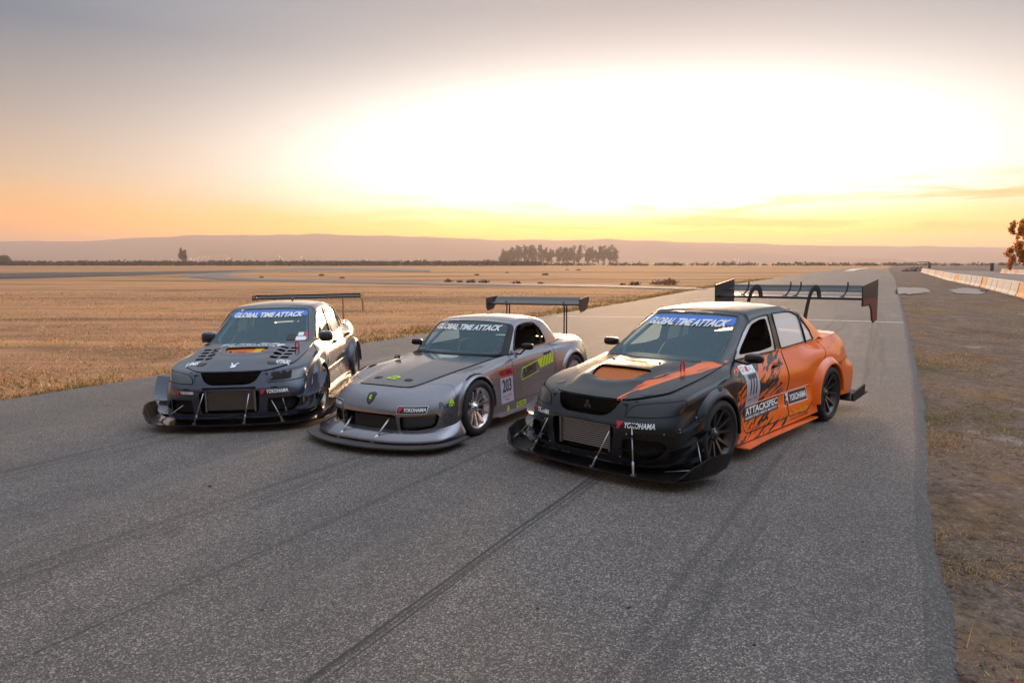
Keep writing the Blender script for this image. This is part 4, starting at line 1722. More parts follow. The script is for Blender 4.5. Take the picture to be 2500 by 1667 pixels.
# ================================================================ SALOON BODY (two of the three cars)
def saloon_nets():
    #        c0 c1 c2 c3 c4(corner) c5 c6 c7(axle) c8 c9(door) c10 c11(B) c12 c13 c14(axle) c15 c16 c17 c18 c19
    r0 = [(0, -.885, .15), (.22, -.88, .15), (.44, -.845, .15), (.66, -.765, .15), (.84, -.62, .15), (.88, -.46, .15), (.89, -.36, .15), (.885, 0, .15), (.87, .36, .14), (.865, .6, .135), (.865, 1.15, .135), (.87, 1.7, .14), (.885, 2.1, .15), (.895, 2.3, .16), (.90, 2.625, .2), (.885, 2.98, .24), (.865, 3.34, .22), (.80, 3.60, .20), (.5, 3.67, .20), (0, 3.69, .20)]
    r1 = [(0, -.905, .28), (.22, -.90, .28), (.44, -.865, .28), (.66, -.785, .28), (.835, -.64, .28), (.882, -.47, .28), (.893, -.36, .28), (.89, 0, .28), (.872, .36, .275), (.858, .6, .27), (.855, 1.15, .27), (.86, 1.7, .275), (.875, 2.1, .28), (.89, 2.3, .30), (.90, 2.625, .34), (.885, 2.98, .38), (.868, 3.36, .36), (.81, 3.63, .36), (.5, 3.71, .37), (0, 3.73, .37)]
    r2 = [(0, -.905, .475), (.22, -.90, .475), (.44, -.865, .47), (.65, -.785, .465), (.825, -.635, .46), (.872, -.47, .46), (.885, -.35, .46), (.888, 0, .46), (.862, .36, .44), (.832, .6, .46), (.826, 1.15, .46), (.829, 1.7, .465), (.845, 2.1, .475), (.875, 2.3, .46), (.895, 2.625, .50), (.88, 2.98, .52), (.86, 3.36, .53), (.805, 3.62, .54), (.5, 3.70, .55), (0, 3.72, .55)]
    r3 = [(0, -.875, .555), (.22, -.865, .555), (.42, -.832, .56), (.63, -.748, .565), (.80, -.60, .578), (.855, -.45, .60), (.875, -.33, .63), (.885, 0, .66), (.862, .36, .63), (.850, .6, .62), (.848, 1.15, .625), (.850, 1.7, .63), (.858, 2.1, .64), (.87, 2.3, .65), (.888, 2.625, .69), (.872, 2.98, .68), (.835, 3.28, .66), (.775, 3.51, .655), (.5, 3.60, .66), (0, 3.63, .66)]
    r4 = [(0, -.81, .675), (.22, -.80, .675), (.41, -.765, .678), (.615, -.655, .695), (.79, -.505, .712), (.835, -.40, .735), (.848, -.29, .758), (.855, 0, .79), (.848, .36, .80), (.826, .6, .77), (.816, 1.15, .765), (.815, 1.7, .77), (.822, 2.1, .785), (.842, 2.3, .82), (.855, 2.625, .845), (.818, 2.98, .865), (.785, 3.24, .872), (.735, 3.43, .87), (.5, 3.52, .87), (0, 3.55, .87)]
    r5 = [(0, -.785, .70), (.22, -.775, .70), (.40, -.735, .703), (.56, -.60, .73), (.665, -.46, .755), (.695, -.34, .78), (.712, -.20, .805), (.725, 0, .835), (.725, .32, .888), (.722, .47, .914), (.728, 1.12, .908), (.735, 1.68, .918), (.735, 2.1, .93), (.730, 2.3, .938), (.712, 2.62, .952), (.735, 2.95, .967), (.722, 3.15, .982), (.675, 3.33, .986), (.45, 3.42, .99), (0, 3.46, .995)]
    band = [r0, r1, r2, r3, r4, r5]
    # greenhouse: g0 g1 g2(screen edge) g3(A outer) g4 g5(B) g6 g7(C) g8(rear screen edge) g9 g10
    h0 = [(0, .275, .918), (.37, .305, .922), (.675, .400, .926), (.712, .48, .918), (.725, 1.08, .909), (.733, 1.68, .919), (.732, 2.17, .934), (.712, 2.66, .957), (.615, 3.02, .997), (.32, 3.09, 1.01), (0, 3.11, 1.015)]
    h1 = [(0, .52, 1.055), (.355, .545, 1.057), (.625, .63, 1.055), (.668, .70, 1.05), (.688, 1.11, 1.075), (.692, 1.665, 1.085), (.690, 2.14, 1.09), (.672, 2.575, 1.09), (.595, 2.87, 1.09), (.31, 2.98, 1.115), (0, 3.0, 1.12)]
    h2 = [(0, .78, 1.205), (.33, .805, 1.205), (.575, .865, 1.195), (.622, .925, 1.185), (.642, 1.14, 1.225), (.645, 1.65, 1.24), (.645, 2.09, 1.24), (.633, 2.43, 1.225), (.565, 2.68, 1.20), (.30, 2.81, 1.228), (0, 2.83, 1.235)]
    h3 = [(0, .985, 1.325), (.31, 1.005, 1.322), (.535, 1.06, 1.302), (.58, 1.10, 1.290), (.592, 1.17, 1.325), (.598, 1.64, 1.348), (.598, 2.03, 1.345), (.590, 2.28, 1.318), (.515, 2.48, 1.308), (.28, 2.61, 1.333), (0, 2.63, 1.34)]
    h4 = [(0, 1.055, 1.362), (.295, 1.07, 1.357), (.505, 1.11, 1.338), (.535, 1.14, 1.330), (.537, 1.20, 1.362), (.540, 1.635, 1.388), (.540, 2.01, 1.383), (.530, 2.22, 1.355), (.482, 2.40, 1.343), (.27, 2.51, 1.366), (0, 2.53, 1.372)]
    return band, [h0, h1, h2, h3, h4]


def window_frame(parent, poly_px, mat):
    pass


def saloon(root, kind):
    OR = kind == 'orange'
    body_m = M_livery if OR else M_gun
    hood_m = M_livery if OR else M_gun2
    band, gh = saloon_nets()
    B = Patch(band, step=.018)
    Gh = Patch(gh, step=.018)
    joints = []
    YF, ZF, RF = 0.0, .325, .352
    YR, ZR, RR_ = 2.625, .325, .352
    Sx, Tx = B.s, B.t
    mesh = B.mesh()
    # wheel openings
    def circ(A, yc, zc, r, lo, hi):
        d = np.hypot(A[:, 1] - yc, A[:, 2] - zc) - r
        return np.where((A[:, 3] > Sx(lo)) & (A[:, 3] < Sx(hi)), d, 1.0)
    _, mesh = split(mesh, circ(mesh[0], YF, ZF, RF, 5.2, 9))
    _, mesh = split(mesh, circ(mesh[0], YR, ZR, RR_, 12, 16.2))
    # also drop the skin below the axle between opening and sill line
    # ---- lamps
    lamp_poly = rpoly([(Sx(2.08), Tx(3.10)), (Sx(3.2), Tx(3.06)), (Sx(4.55), Tx(3.10)), (Sx(4.62), Tx(3.55)), (Sx(4.50), Tx(3.93)), (Sx(3.2), Tx(3.92)), (Sx(2.45), Tx(3.84)), (Sx(2.2), Tx(3.55))], .03)
    lamp, mesh, j = panel(mesh, lambda A: poly_sdf(A[:, 3], A[:, 4], lamp_poly), .005)
    joints.append(j)
    # ---- upper grille opening
    gr_poly = rpoly([(-.4, Tx(4.72)), (Sx(1.75), Tx(4.72)), (Sx(1.72), Tx(4.1)), (Sx(1.45), Tx(3.35)), (Sx(1.0), Tx(3.02)), (-.4, Tx(2.98))], .05)
    _, mesh = split(mesh, poly_sdf(mesh[0][:, 3], mesh[0][:, 4], gr_poly))
    # ---- intercooler mouth
    ic_poly = rpoly([(-.4, Tx(2.15)), (Sx(1.50), Tx(2.15)), (Sx(1.62), Tx(1.9)), (Sx(1.50), Tx(.55)), (-.4, Tx(.55))], .03)
    _, mesh = split(mesh, poly_sdf(mesh[0][:, 3], mesh[0][:, 4], ic_poly))
    # ---- brake ducts in the lower corners
    dk_poly = rpoly([(Sx(2.0), Tx(1.55)), (Sx(3.45), Tx(1.55)), (Sx(3.7), Tx(1.2)), (Sx(3.2), Tx(.5)), (Sx(1.95), Tx(.5))], .03)
    duct, mesh = split(mesh, poly_sdf(mesh[0][:, 3], mesh[0][:, 4], dk_poly))
    # ---- front bumper
    fb_poly = [(-.5, Tx(4.95)), (Sx(1.9), Tx(4.95)), (Sx(2.06), Tx(3.9)), (Sx(2.06), Tx(3.04)), (Sx(4.6), Tx(3.02)), (Sx(5.75), Tx(3.0)), (Sx(5.9), Tx(-1)), (-.5, Tx(0) - .5)]
    bump_, mesh, j = panel(mesh, lambda A: poly_sdf(A[:, 3], A[:, 4], fb_poly), .003)
    joints.append(j)
    # ---- doors
    fd = [(.555, .87), (.52, .72), (.515, .50), (.545, .30), (.60, .215), (1.58, .215), (1.60, .40), (1.615, .8), (1.665, .95), (.60, .96)]
    rd_ = [(1.625, .8), (1.61, .40), (1.59, .215), (2.06, .215), (2.20, .30), (2.235, .44), (2.30, .60), (2.47, .72), (2.58, .82), (2.64, .95), (2.62, 1.0), (1.675, .97)]
    def side_only(A, d):
        return np.where((A[:, 3] > Sx(8)) & (A[:, 3] < Sx(16)), d, 1.0)
    door_f, mesh, j = panel(mesh, lambda A: side_only(A, poly_sdf(A[:, 1], A[:, 2], rpoly(fd, .05))), .0055)
    joints.append(j)
    door_r, mesh, j = panel(mesh, lambda A: side_only(A, poly_sdf(A[:, 1], A[:, 2], rpoly(rd_, .05))), .0055)
    joints.append(j)
    # ---- side sill (skirt)
    skirt, mesh = split(mesh, np.where((mesh[0][:, 3] > Sx(7.5)) & (mesh[0][:, 3] < Sx(14.2)), mesh[0][:, 2] - .215, 1.0))
    # ---- rear bumper
    rb_poly = [(Sx(15.2), Tx(-1)), (Sx(15.3), Tx(2.9)), (Sx(17), Tx(3.1)), (Sx(20) + .5, Tx(3.1)), (Sx(20) + .5, Tx(-1))]
    rbump, mesh, j = panel(mesh, lambda A: poly_sdf(A[:, 3], A[:, 4], rb_poly), .003)
    joints.append(j)
    # ---- shells
    solid = []
    solid.append(shell('body_shell', both(mesh), body_m, root))
    solid.append(shell('front_bumper', both(bump_), body_m if OR else M_gun, root))
    solid.append(shell('rear_bumper', both(rbump), body_m, root))
    for msh in (skirt, mirror(skirt)):
        solid.append(shell('side_skirt', msh, M_livery if OR else M_gun, root))
    doors = []
    for msh in (door_f, mirror(door_f), door_r, mirror(door_r)):
        d_ = shell('door', msh, body_m, root)
        doors.append(d_)
        solid.append(d_)
    lamps = []
    for q, msh in enumerate((lamp, mirror(lamp))):
        l_ = shell('headlight', msh, (M_blackpaint if OR else M_lens), root, .003)
        lamps.append(l_)
    if OR:
        for l_ in lamps:
            l_["label"] = "headlight covered over in gloss black"
    # seams: recessed dark strips
    shell('panel_joint', both(merge(*joints)), M_trim, root, -.006)
    for msh in (duct, mirror(duct)):
        shell('brake_duct', msh, M_under, root, -.07)
    # ---- hood
    r5 = B.row(5)
    S_ = B.qs
    i3 = int(np.argmin(np.abs(S_ - Sx(3.05))))
    i9 = int(np.argmin(np.abs(S_ - Sx(9))))
    front, side = r5[:i3 + 1], r5[i3:i9 + 1]
    rear = cr([(0, .225, .911), (.37, .255, .915), (.60, .34, .917), tuple(r5[i9])], 60)
    spine = cr([tuple(r5[0]), (0, -.70, .735), (0, -.5, .785), (0, -.25, .834), (0, 0, .877), (0, .225, .911)], 90)

    def hood_shape(Q, u, v):
        x, y = Q[..., 0], Q[..., 1]
        sm = lambda a, lo, hi: (lambda t: t * t * (3 - 2 * t))(np.clip((a - lo) / (hi - lo), 0, 1))
        # raised centre with shoulders running forward
        w = .40 + .06 * np.clip((y + .6) / .8, 0, 1)
        bulge = sm(-x, -w, -w + .10) * sm(y, -.72, -.42) * (1 - .6 * sm(y, .05, .25))
        Q[..., 2] += .022 * bulge
        # lip in front of the vent, dip behind it
        yf, yb_ = (-.50, -.205) if OR else (-.27, -.085)
        lip = np.exp(-((y - yf + .05 - 1.1 * x * x) / .06) ** 2) * sm(-np.abs(x), -.40, -.26)
        ridge = np.exp(-((np.abs(x) - .36 - .12 * (y + .5)) / .035) ** 2) * sm(y, yf - .05, yf + .10) * (1 - sm(y, yb_ + .05, yb_ + .2))
        Q[..., 2] += .010 * lip + .014 * ridge
        # the bonnet steps up across the vent, so its tray faces forward
        ramp = np.clip((y - yf) / (yb_ - yf), 0, 1) * (1 - sm(y, yb_ + .02, yb_ + .38))
        Q[..., 2] += (.036 if OR else .026) * ramp * sm(-np.abs(x), -.37, -.27)
        return Q

    H = Coons(front, side, rear, spine, 46, 74, hood_shape)
    hm = H.mesh()
    if OR:
        vent = rpoly([(-.5, -.50), (.10, -.495), (.24, -.43), (.31, -.24), (.30, -.205), (-.5, -.215)], .03)
    else:
        vent = rpoly([(-.5, -.27), (.18, -.265), (.25, -.20), (.27, -.10), (.26, -.085), (-.5, -.09)], .03)
    tray, hm = split(hm, poly_sdf(hm[0][:, 0], hm[0][:, 1], vent))
    louv = []
    if not OR:
        # two banks of louvre slots each side
        for k in range(4):
            for c_ in (0, 1):
                yc = -.36 + k * .13 + c_ * .02
                xc = .40 + c_ * .125 + k * .012
                slot = [(xc - .05, yc - .042), (xc + .05, yc - .03), (xc + .05, yc + .04), (xc - .05, yc + .028)]
                pc, hm = split(hm, poly_sdf(hm[0][:, 0], hm[0][:, 1], rpoly(slot, .012, 3)))
                louv.append(pc)
    hood = shell('hood', both(hm), hood_m, root, 0, thick=.012)
    solid.append(hood)
    # vent tray
    if OR:
        shell('hood_vent', both(tray), simple('vent_mesh', (.50, .12, .015), .6, var=.25, vscale=60), hood, -.016)
    else:
        bandp = [(.04, -.6), (.16, -.6), (.24, .2), (.12, .2)]
        shell('hood_vent', both(tray), M_orv, hood, -.014)
        A_, F_ = tray
        yb, _ = split(tray, poly_sdf(A_[:, 0], A_[:, 1], [(.03, -.6), (.14, -.6), (.25, .2), (.14, .2)]))
        shell('vent_band', yb, M_yel, hood, -.009)
        for msh in louv:
            for q in (msh, mirror(msh)):
                lo = shell('louvre', q, M_black_v, hood, -.014)
    # cowl panel between hood and screen
    cw = []
    rr = cr([(0, .225, .907), (.37, .255, .911), (.60, .34, .913), (.715, .46, .910)], 30)
    gg = Gh.row(0)[:int(np.argmin(np.abs(Gh.qs - Gh.s(3)))) + 1]
    gg = resample(gg, 30)
    V = [tuple(p_) for p_ in rr + np.array([0, -.02, -.012])] + [tuple(p_) for p_ in gg + np.array([0, .03, -.004])]
    V += [(-p_[0], p_[1], p_[2]) for p_ in V]
    F = [(i, i + 1, 31 + i, 30 + i) for i in range(29)] + [(60 + i, 90 + i, 91 + i, 61 + i) for i in range(29)]
    mk('cowl', V, F, M_black, root)
    # ---- trunk lid
    i15 = int(np.argmin(np.abs(S_ - Sx(14.6))))
    i18 = int(np.argmin(np.abs(S_ - Sx(17.3))))
    tside = r5[i15:i18 + 1]
    trear = r5[i18:][::-1]
    tfront = cr([(0, 3.0, 1.0), (.4, 2.97, .99), tuple(tside[0])], 40)
    tsp = cr([(0, 3.0, 1.0), (0, 3.25, 1.003), (0, 3.46, .995)], 30)
    TL = Coons(tfront, tside, trear, tsp, 26, 26)
    solid.append(shell('trunk_lid', both(TL.mesh()), body_m, root))
    # ---- greenhouse
    gm = Gh.mesh()
    s, t = Gh.s, Gh.t
    ws = rpoly([(-.5, t(.10)), (s(1.96), t(.10)), (s(1.96), t(3.72)), (-.5, t(3.72))], .04)
    screen, gm, j1 = panel(gm, lambda A: poly_sdf(A[:, 3], A[:, 4], ws), .004)
    fw = [(.60, .935), (.70, 1.015), (.90, 1.15), (1.09, 1.265), (1.20, 1.298), (1.342, 1.314), (1.55, 1.324), (1.535, .938)]
    rw = [(1.665, .945), (1.652, 1.328), (2.0, 1.326), (2.134, 1.315), (2.28, 1.268), (2.42, 1.172), (2.52, 1.085), (2.565, .967)]
    def sd(A, d):
        return np.where((A[:, 3] > s(2.6)) & (A[:, 3] < s(7.6)), d, 1.0)
    win_f, gm = split(gm, sd(gm[0], poly_sdf(gm[0][:, 1], gm[0][:, 2], rpoly(fw, .025))))
    win_r, gm = split(gm, sd(gm[0], poly_sdf(gm[0][:, 1], gm[0][:, 2], rpoly(rw, .025))))
    rs = rpoly([(s(8.08), t(.12)), (s(10) + .5, t(.12)), (s(10) + .5, t(3.6)), (s(8.08), t(3.6))], .04)
    rscreen, gm = split(gm, poly_sdf(gm[0][:, 3], gm[0][:, 4], rs))
    solid.append(shell('pillar_frame', both(gm), body_m, root))
    wso = shell('windshield', both(screen), M_glass, root, -.004)
    shell('screen_seal', both(j1), M_trim, wso, -.002)
    shell('rear_window', both(rscreen), M_glass_dark, root, -.004)
    # dark door-frame lines round the side glass: thin rubber bead
    for sd_ in (1, -1):
        for poly, nm in ((fw, 'f'), (rw, 'r')):
            pts = []
            for (yy_, zz_) in rpoly(poly, .025):
                k = np.argmin(np.hypot(Gh.A[:, 1] - yy_, Gh.A[:, 2] - zz_) + np.where((Gh.A[:, 3] > s(2.6)) & (Gh.A[:, 3] < s(7.6)), 0, 9))
                pts.append((sd_ * (Gh.A[k, 0] + .001), yy_, zz_))
            MB().tube(pts + pts[:1], .009, 6, False).build('window_seal', M_trim, root)
    if OR:
        # open front windows with a net frame of perspex left at the edges, rear panes with reflected sky painted in white
        for q in (win_r, mirror(win_r)):
            shell('rear_side_window', q, M_glass_side, root, -.006)
        inner = [(.72, .975), (.80, 1.04), (1.0, 1.165), (1.16, 1.25), (1.33, 1.284), (1.49, 1.29), (1.485, .985), (1.2, .965)]
        for q in (win_f, mirror(win_f)):
            d = poly_sdf(q[0][:, 1], q[0][:, 2], rpoly(inner, .04))
            _, fr = split(q, d)
            shell('window_panel', fr, M_perspex, root, -.004)
    else:
        for q in (win_f, mirror(win_f)):
            shell('side_window', q, M_glass_dark, root, -.006)
        for q in (win_r, mirror(win_r)):
            shell('rear_side_window', q, M_glass_side, root, -.006)
    # quarter-light bar
    for sd_ in (1, -1):
        MB().tube([(sd_ * .730, 2.325, .945), (sd_ * .688, 2.32, 1.10), (sd_ * .640, 2.31, 1.248)], .013, 6).build('window_bar', M_trim, root)
    # ---- roof
    h4 = Gh.row(4)
    q2 = int(np.argmin(np.abs(Gh.qs - s(2.5))))
    q8 = int(np.argmin(np.abs(Gh.qs - s(8))))
    rsp = cr([tuple(h4[0]), (0, 1.25, 1.398), (0, 1.55, 1.425), (0, 1.9, 1.428), (0, 2.25, 1.405), tuple(h4[-1])], 60)
    RF_ = Coons(h4[:q2 + 1], h4[q2:q8 + 1], h4[q8:][::-1], rsp, 40, 60)
    solid.append(shell('roof', both(RF_.mesh()), M_blackpaint if OR else M_gun, root))
    # ---- underside, wheel wells, cabin
    MB().box((0, 1.3, .17), (1.45, 3.9, .05)).box((0, 3.3, .34), (1.3, .4, .25)).build('underbody', M_under, root)
    for sd_ in (1, -1):
        liner(root, YF, ZF, .40, .52, .87, sd_)
        liner(root, YR, ZR, .40, .52, .87, sd_)
    cab = MB()
    cab.box((0, 1.45, .25), (1.5, 2.2, .06)).box((0, .33, .55), (1.4, .05, .66)).box((0, 2.75, .62), (1.3, .05, .68))
    cab.build('cabin_floor', M_inter, root)
    dash = MB().hexa([(-.66, .36, .70), (.66, .36, .70), (.66, .78, .66), (-.66, .78, .66), (-.68, .36, .90), (.68, .36, .90), (.66, .74, .91), (-.66, .74, .91)])
    dash.build('dashboard', M_inter, root)
    for sx_ in (.34, -.34):
        sb = MB()
        sb.hexa([(sx_ - .24, 1.15, .32), (sx_ + .24, 1.15, .32), (sx_ + .24, 1.65, .30), (sx_ - .24, 1.65, .30), (sx_ - .27, 1.15, .50), (sx_ + .27, 1.15, .50), (sx_ + .25, 1.62, .44), (sx_ - .25, 1.62, .44)])
        sb.hexa([(sx_ - .25, 1.55, .42), (sx_ + .25, 1.55, .42), (sx_ + .25, 1.68, .42), (sx_ - .25, 1.68, .42), (sx_ - .22, 1.78, 1.02), (sx_ + .22, 1.78, 1.02), (sx_ + .22, 1.90, 1.02), (sx_ - .22, 1.90, 1.02)])
        sb.hexa([(sx_ - .15, 1.76, 1.02), (sx_ + .15, 1.76, 1.02), (sx_ + .15, 1.90, 1.02), (sx_ - .15, 1.90, 1.02), (sx_ - .13, 1.80, 1.24), (sx_ + .13, 1.80, 1.24), (sx_ + .13, 1.92, 1.24), (sx_ - .13, 1.92, 1.24)])
        sb.build('seat', M_seat, root, .03)
    stw = MB().tube([(.36 + .175 * math.cos(a), .93 - .06 * math.sin(a), .86 + .165 * math.sin(a)) for a in np.linspace(0, 2 * math.pi, 25)], .016, 6, False)
    stw.tube([(.36, .93, .86), (.36, .72, .78)], .03, 6).box((.36, .93, .86), (.30, .02, .05))
    stw.build('steering_wheel', M_black, root)
    cg = MB()
    hoop = [(-.60, 1.78, .3), (-.62, 1.78, .9), (-.52, 1.78, 1.28), (-.40, 1.78, 1.335), (.40, 1.78, 1.335), (.52, 1.78, 1.28), (.62, 1.78, .9), (.60, 1.78, .3)]
    cg.tube(hoop, .021, 8)
    for sx_ in (1, -1):
        cg.tube([(sx_ * .50, 1.78, 1.30), (sx_ * .49, 1.15, 1.285), (sx_ * .60, .62, .98), (sx_ * .62, .55, .4)], .021, 8)
        cg.tube([(sx_ * .45, 1.78, 1.32), (sx_ * .45, 2.6, .85)], .021, 8)
    cg.tube([(-.49, 1.16, 1.285), (.49, 1.16, 1.285)], .02, 8)
    cg.tube([(-.60, 1.78, .45), (.42, 1.78, 1.33)], .02, 8)
    cg.tube([(.60, 1.78, .80), (-.60, 1.78, .80)], .02, 8)
    cg.build('roll_cage', M_cage, root)
    # ---- grille and intercooler
    bk = MB().box((0, -.70, .60), (1.0, .04, .20)).box((0, -.66, .36), (1.15, .04, .40)).box((0, -.74, .515), (1.1, .2, .012))
    bk.build('grille_backing', M_under, root)
    gm_ = MB()
    for k in range(7):
        gm_.box((0, -.775 + .01 * k * 0, .575 + k * .016), (.86, .012, .003))
    for k in range(41):
        gm_.box((-.43 + k * .0215, -.772, .625), (.002, .008, .11))
    gm_.build('grille_mesh', M_trim, root)
    icb = MB()
    icb.box((0, -.80, .365), (.56, .06, .24))
    ic = icb.build('intercooler', M_under, root)
    fin = MB()
    nf = 11 if OR else 18
    for k in range(nf):
        fin.box((0, -.834, .252 + (k + .5) * .226 / nf), (.55, .012, .226 / nf * .48))
    fin.build('cooling_fin', M_alu if OR else M_disc, ic)["kind"] = "stuff"
    fr = MB().box((.287, -.83, .365), (.022, .05, .26)).box((-.287, -.83, .365), (.022, .05, .26)).box((0, -.83, .493), (.59, .05, .014))
    fr.build('intercooler_tank', M_disc, ic)
    if not OR:
        pass
    # three-point mark in the grille of the black/orange car
    if OR:
        V, F = [], []
        eb = MB()
        for a in (90, 210, 330):
            d = (math.cos(R(a)) * .05, math.sin(R(a)) * .05)
            n_ = (-d[1] * .45, d[0] * .45)
            eb.add([(0, -.80, .625), (d[0] * .5 + n_[0], -.80, .625 + d[1] * .5 + n_[1]), (d[0], -.80, .625 + d[1]), (d[0] * .5 - n_[0], -.80, .625 + d[1] * .5 - n_[1])], [(0, 1, 2, 3)])
        eb.build('emblem', simple('emblem_dark', (.10, .09, .09), .4, metal=.6), root)
    D = Decals([o for o in solid if o is not None] + lamps)
    return B, Gh, D, dict(hood=hood, doors=doors, lamps=lamps, screen=wso, H=H)


def side_window_mats():
    global M_glass_side, M_perspex
    m_, T, out = new_mat('sky_white_perspex')
    tr = T.node('ShaderNodeBsdfTransparent')
    tr.inputs[0].default_value = (.70, .68, .66, 1)
    b = T.node('ShaderNodeBsdfPrincipled')
    b.inputs['Base Color'].default_value = (.92, .90, .90, 1)  # white base colour paints in the bright sky mirrored by the side glass
    b.inputs['Roughness'].default_value = .12
    b.inputs['Coat Weight'].default_value = 1.0
    mx = T.node('ShaderNodeMixShader')
    mx.inputs[0].default_value = .80
    T.l.new(tr.outputs[0], mx.inputs[1])
    T.l.new(b.outputs[0], mx.inputs[2])
    T.l.new(mx.outputs[0], out.inputs[0])
    M_glass_side = m_
    M_perspex = simple('edge_perspex', (.60, .57, .53), .15, coat=.8)


side_window_mats()


def plate(name, outline, z, th, mat, parent, bev=.004):
    """flat board with an outline in (x,y)"""
    return MB().prism(outline, 2, z - th, z).build(name, mat, parent, bev)


def canard(parent, path, width, rise, mat, side, name='canard', th=.006):
    """curved blade: inner edge follows path on the body, outer edge stands off"""
    P = cr(path, 14)
    V, F = [], []
    n = len(P)
    for i, p_ in enumerate(P):
        a = P[min(i + 1, n - 1)] - P[max(i - 1, 0)]
        out_ = np.array([-a[1], a[0], 0])
        out_ = out_ / (np.linalg.norm(out_) + 1e-9)
        if out_[0] < 0 and out_[1] > 0:
            out_ = -out_
        w = width * (.55 + .45 * math.sin(math.pi * min(1, (i + 2) / (n + 1)) * .62))
        q = p_ + out_ * w + np.array([0, 0, rise])
        V += [p_ - np.array([0, 0, th]), q - np.array([0, 0, th]), q, p_]
    for i in range(n - 1):
        for k in range(4):
            F.append((i * 4 + k, i * 4 + (k + 1) % 4, (i + 1) * 4 + (k + 1) % 4, (i + 1) * 4 + k))
    F += [(0, 3, 2, 1), (n * 4 - 4, n * 4 - 3, n * 4 - 2, n * 4 - 1)]
    V = np.array(V)
    if side < 0:
        V[:, 0] *= -1
        F = [f[::-1] for f in F]
    return mk(name, V, F, mat, parent, False)


def rod(parent, a, b, r=.0055):
    a, b = Vector(a), Vector(b)
    d = b - a
    o = MB().tube([a, b], r, 8).build('splitter_rod', M_rod, parent)
    MB().tube([a + d * .72, a + d * .75, a + d * .93, a + d * .96], [r * 1.2, r * 2.1, r * 2.1, r * 1.2], 8).build('turnbuckle', M_rod, o)
    MB().box(tuple(b), (.035, .035, .02)).build('clevis', M_rod, o)
    return o


def airfoil(chord, th, n=10, camber=.06):
    up, lo = [], []
    for i in range(n + 1):
        t = i / n
        y = 5 * th * (.2969 * math.sqrt(t) - .126 * t - .3516 * t**2 + .2843 * t**3 - .1036 * t**4)
        c = -camber * 4 * t * (1 - t)
        up.append((t * chord, (c + y) * chord))
        lo.append((t * chord, (c - y) * chord))
    return up + lo[::-1][1:-1]


def wing_blade(name, span, y0, z0, chord, angle, mat, parent, th=.12, camber=.07):
    P = airfoil(chord, th, 10, camber)
    a = R(angle)
    poly = [(y0 + p_[0] * math.cos(a) - p_[1] * math.sin(a), z0 + p_[0] * math.sin(a) + p_[1] * math.cos(a)) for p_ in P]
    n = len(poly)
    V = [(sx_ * span, p_[0], p_[1]) for sx_ in (-1, 1) for p_ in poly]
    F = [(i, (i + 1) % n, n + (i + 1) % n, n + i) for i in range(n)] + [tuple(range(n))[::-1], tuple(range(n, 2 * n))]
    mb = MB()
    mb.add(V, F[:n], True)
    mb.add(V, F[n:], False)
    return mb.build(name, mat, parent)


def mirror_cup(parent, c, sz, side, mat, arm):
    mb = MB().sphere((0, 0, 0), 1.0, 14, 10)
    P = []
    for p_ in mb.V:
        x, y, z = p_
        y2 = y * (.55 if y < 0 else 1.0)
        k = lambda q: math.copysign(abs(q) ** .62, q)
        P.append((c[0] + k(x) * sz[0], c[1] + (min(k(y2), .35)) * sz[1], c[2] + k(z) * sz[2]))
    m_ = MB().add(P, mb.F, True).build('mirror', mat, parent)
    MB().tube(arm, .012, 6).build('mirror_arm', M_black, m_)
    MB().box((c[0], c[1] + .36 * sz[1], c[2]), (sz[0] * 1.6, .004, sz[2] * 1.5)).build('mirror_glass', M_lampglass, m_)
    return m_


# ================================================================ THE THREE CARS
simple('vent_black', (.02, .022, .028), .6)
CAR_POSE = [(-3.407, 9.058, 3.26), (-1.083, 8.190, -31.36), (1.274, 6.910, -44.78)]


def car_root(name, k, label):
    x, y, a = CAR_POSE[k]
    r = empty(name, (x, y, .02 * (x + 1) + .012))
    tilt = Matrix.Rotation(-math.atan(.02), 4, 'Y')
    r.matrix_world = Matrix.Translation((x, y, .02 * (x + 1) + .012)) @ tilt @ Matrix.Rotation(R(a), 4, 'Z')
    tag(r, label, 'race car', 'race cars parked across the track')
    return r


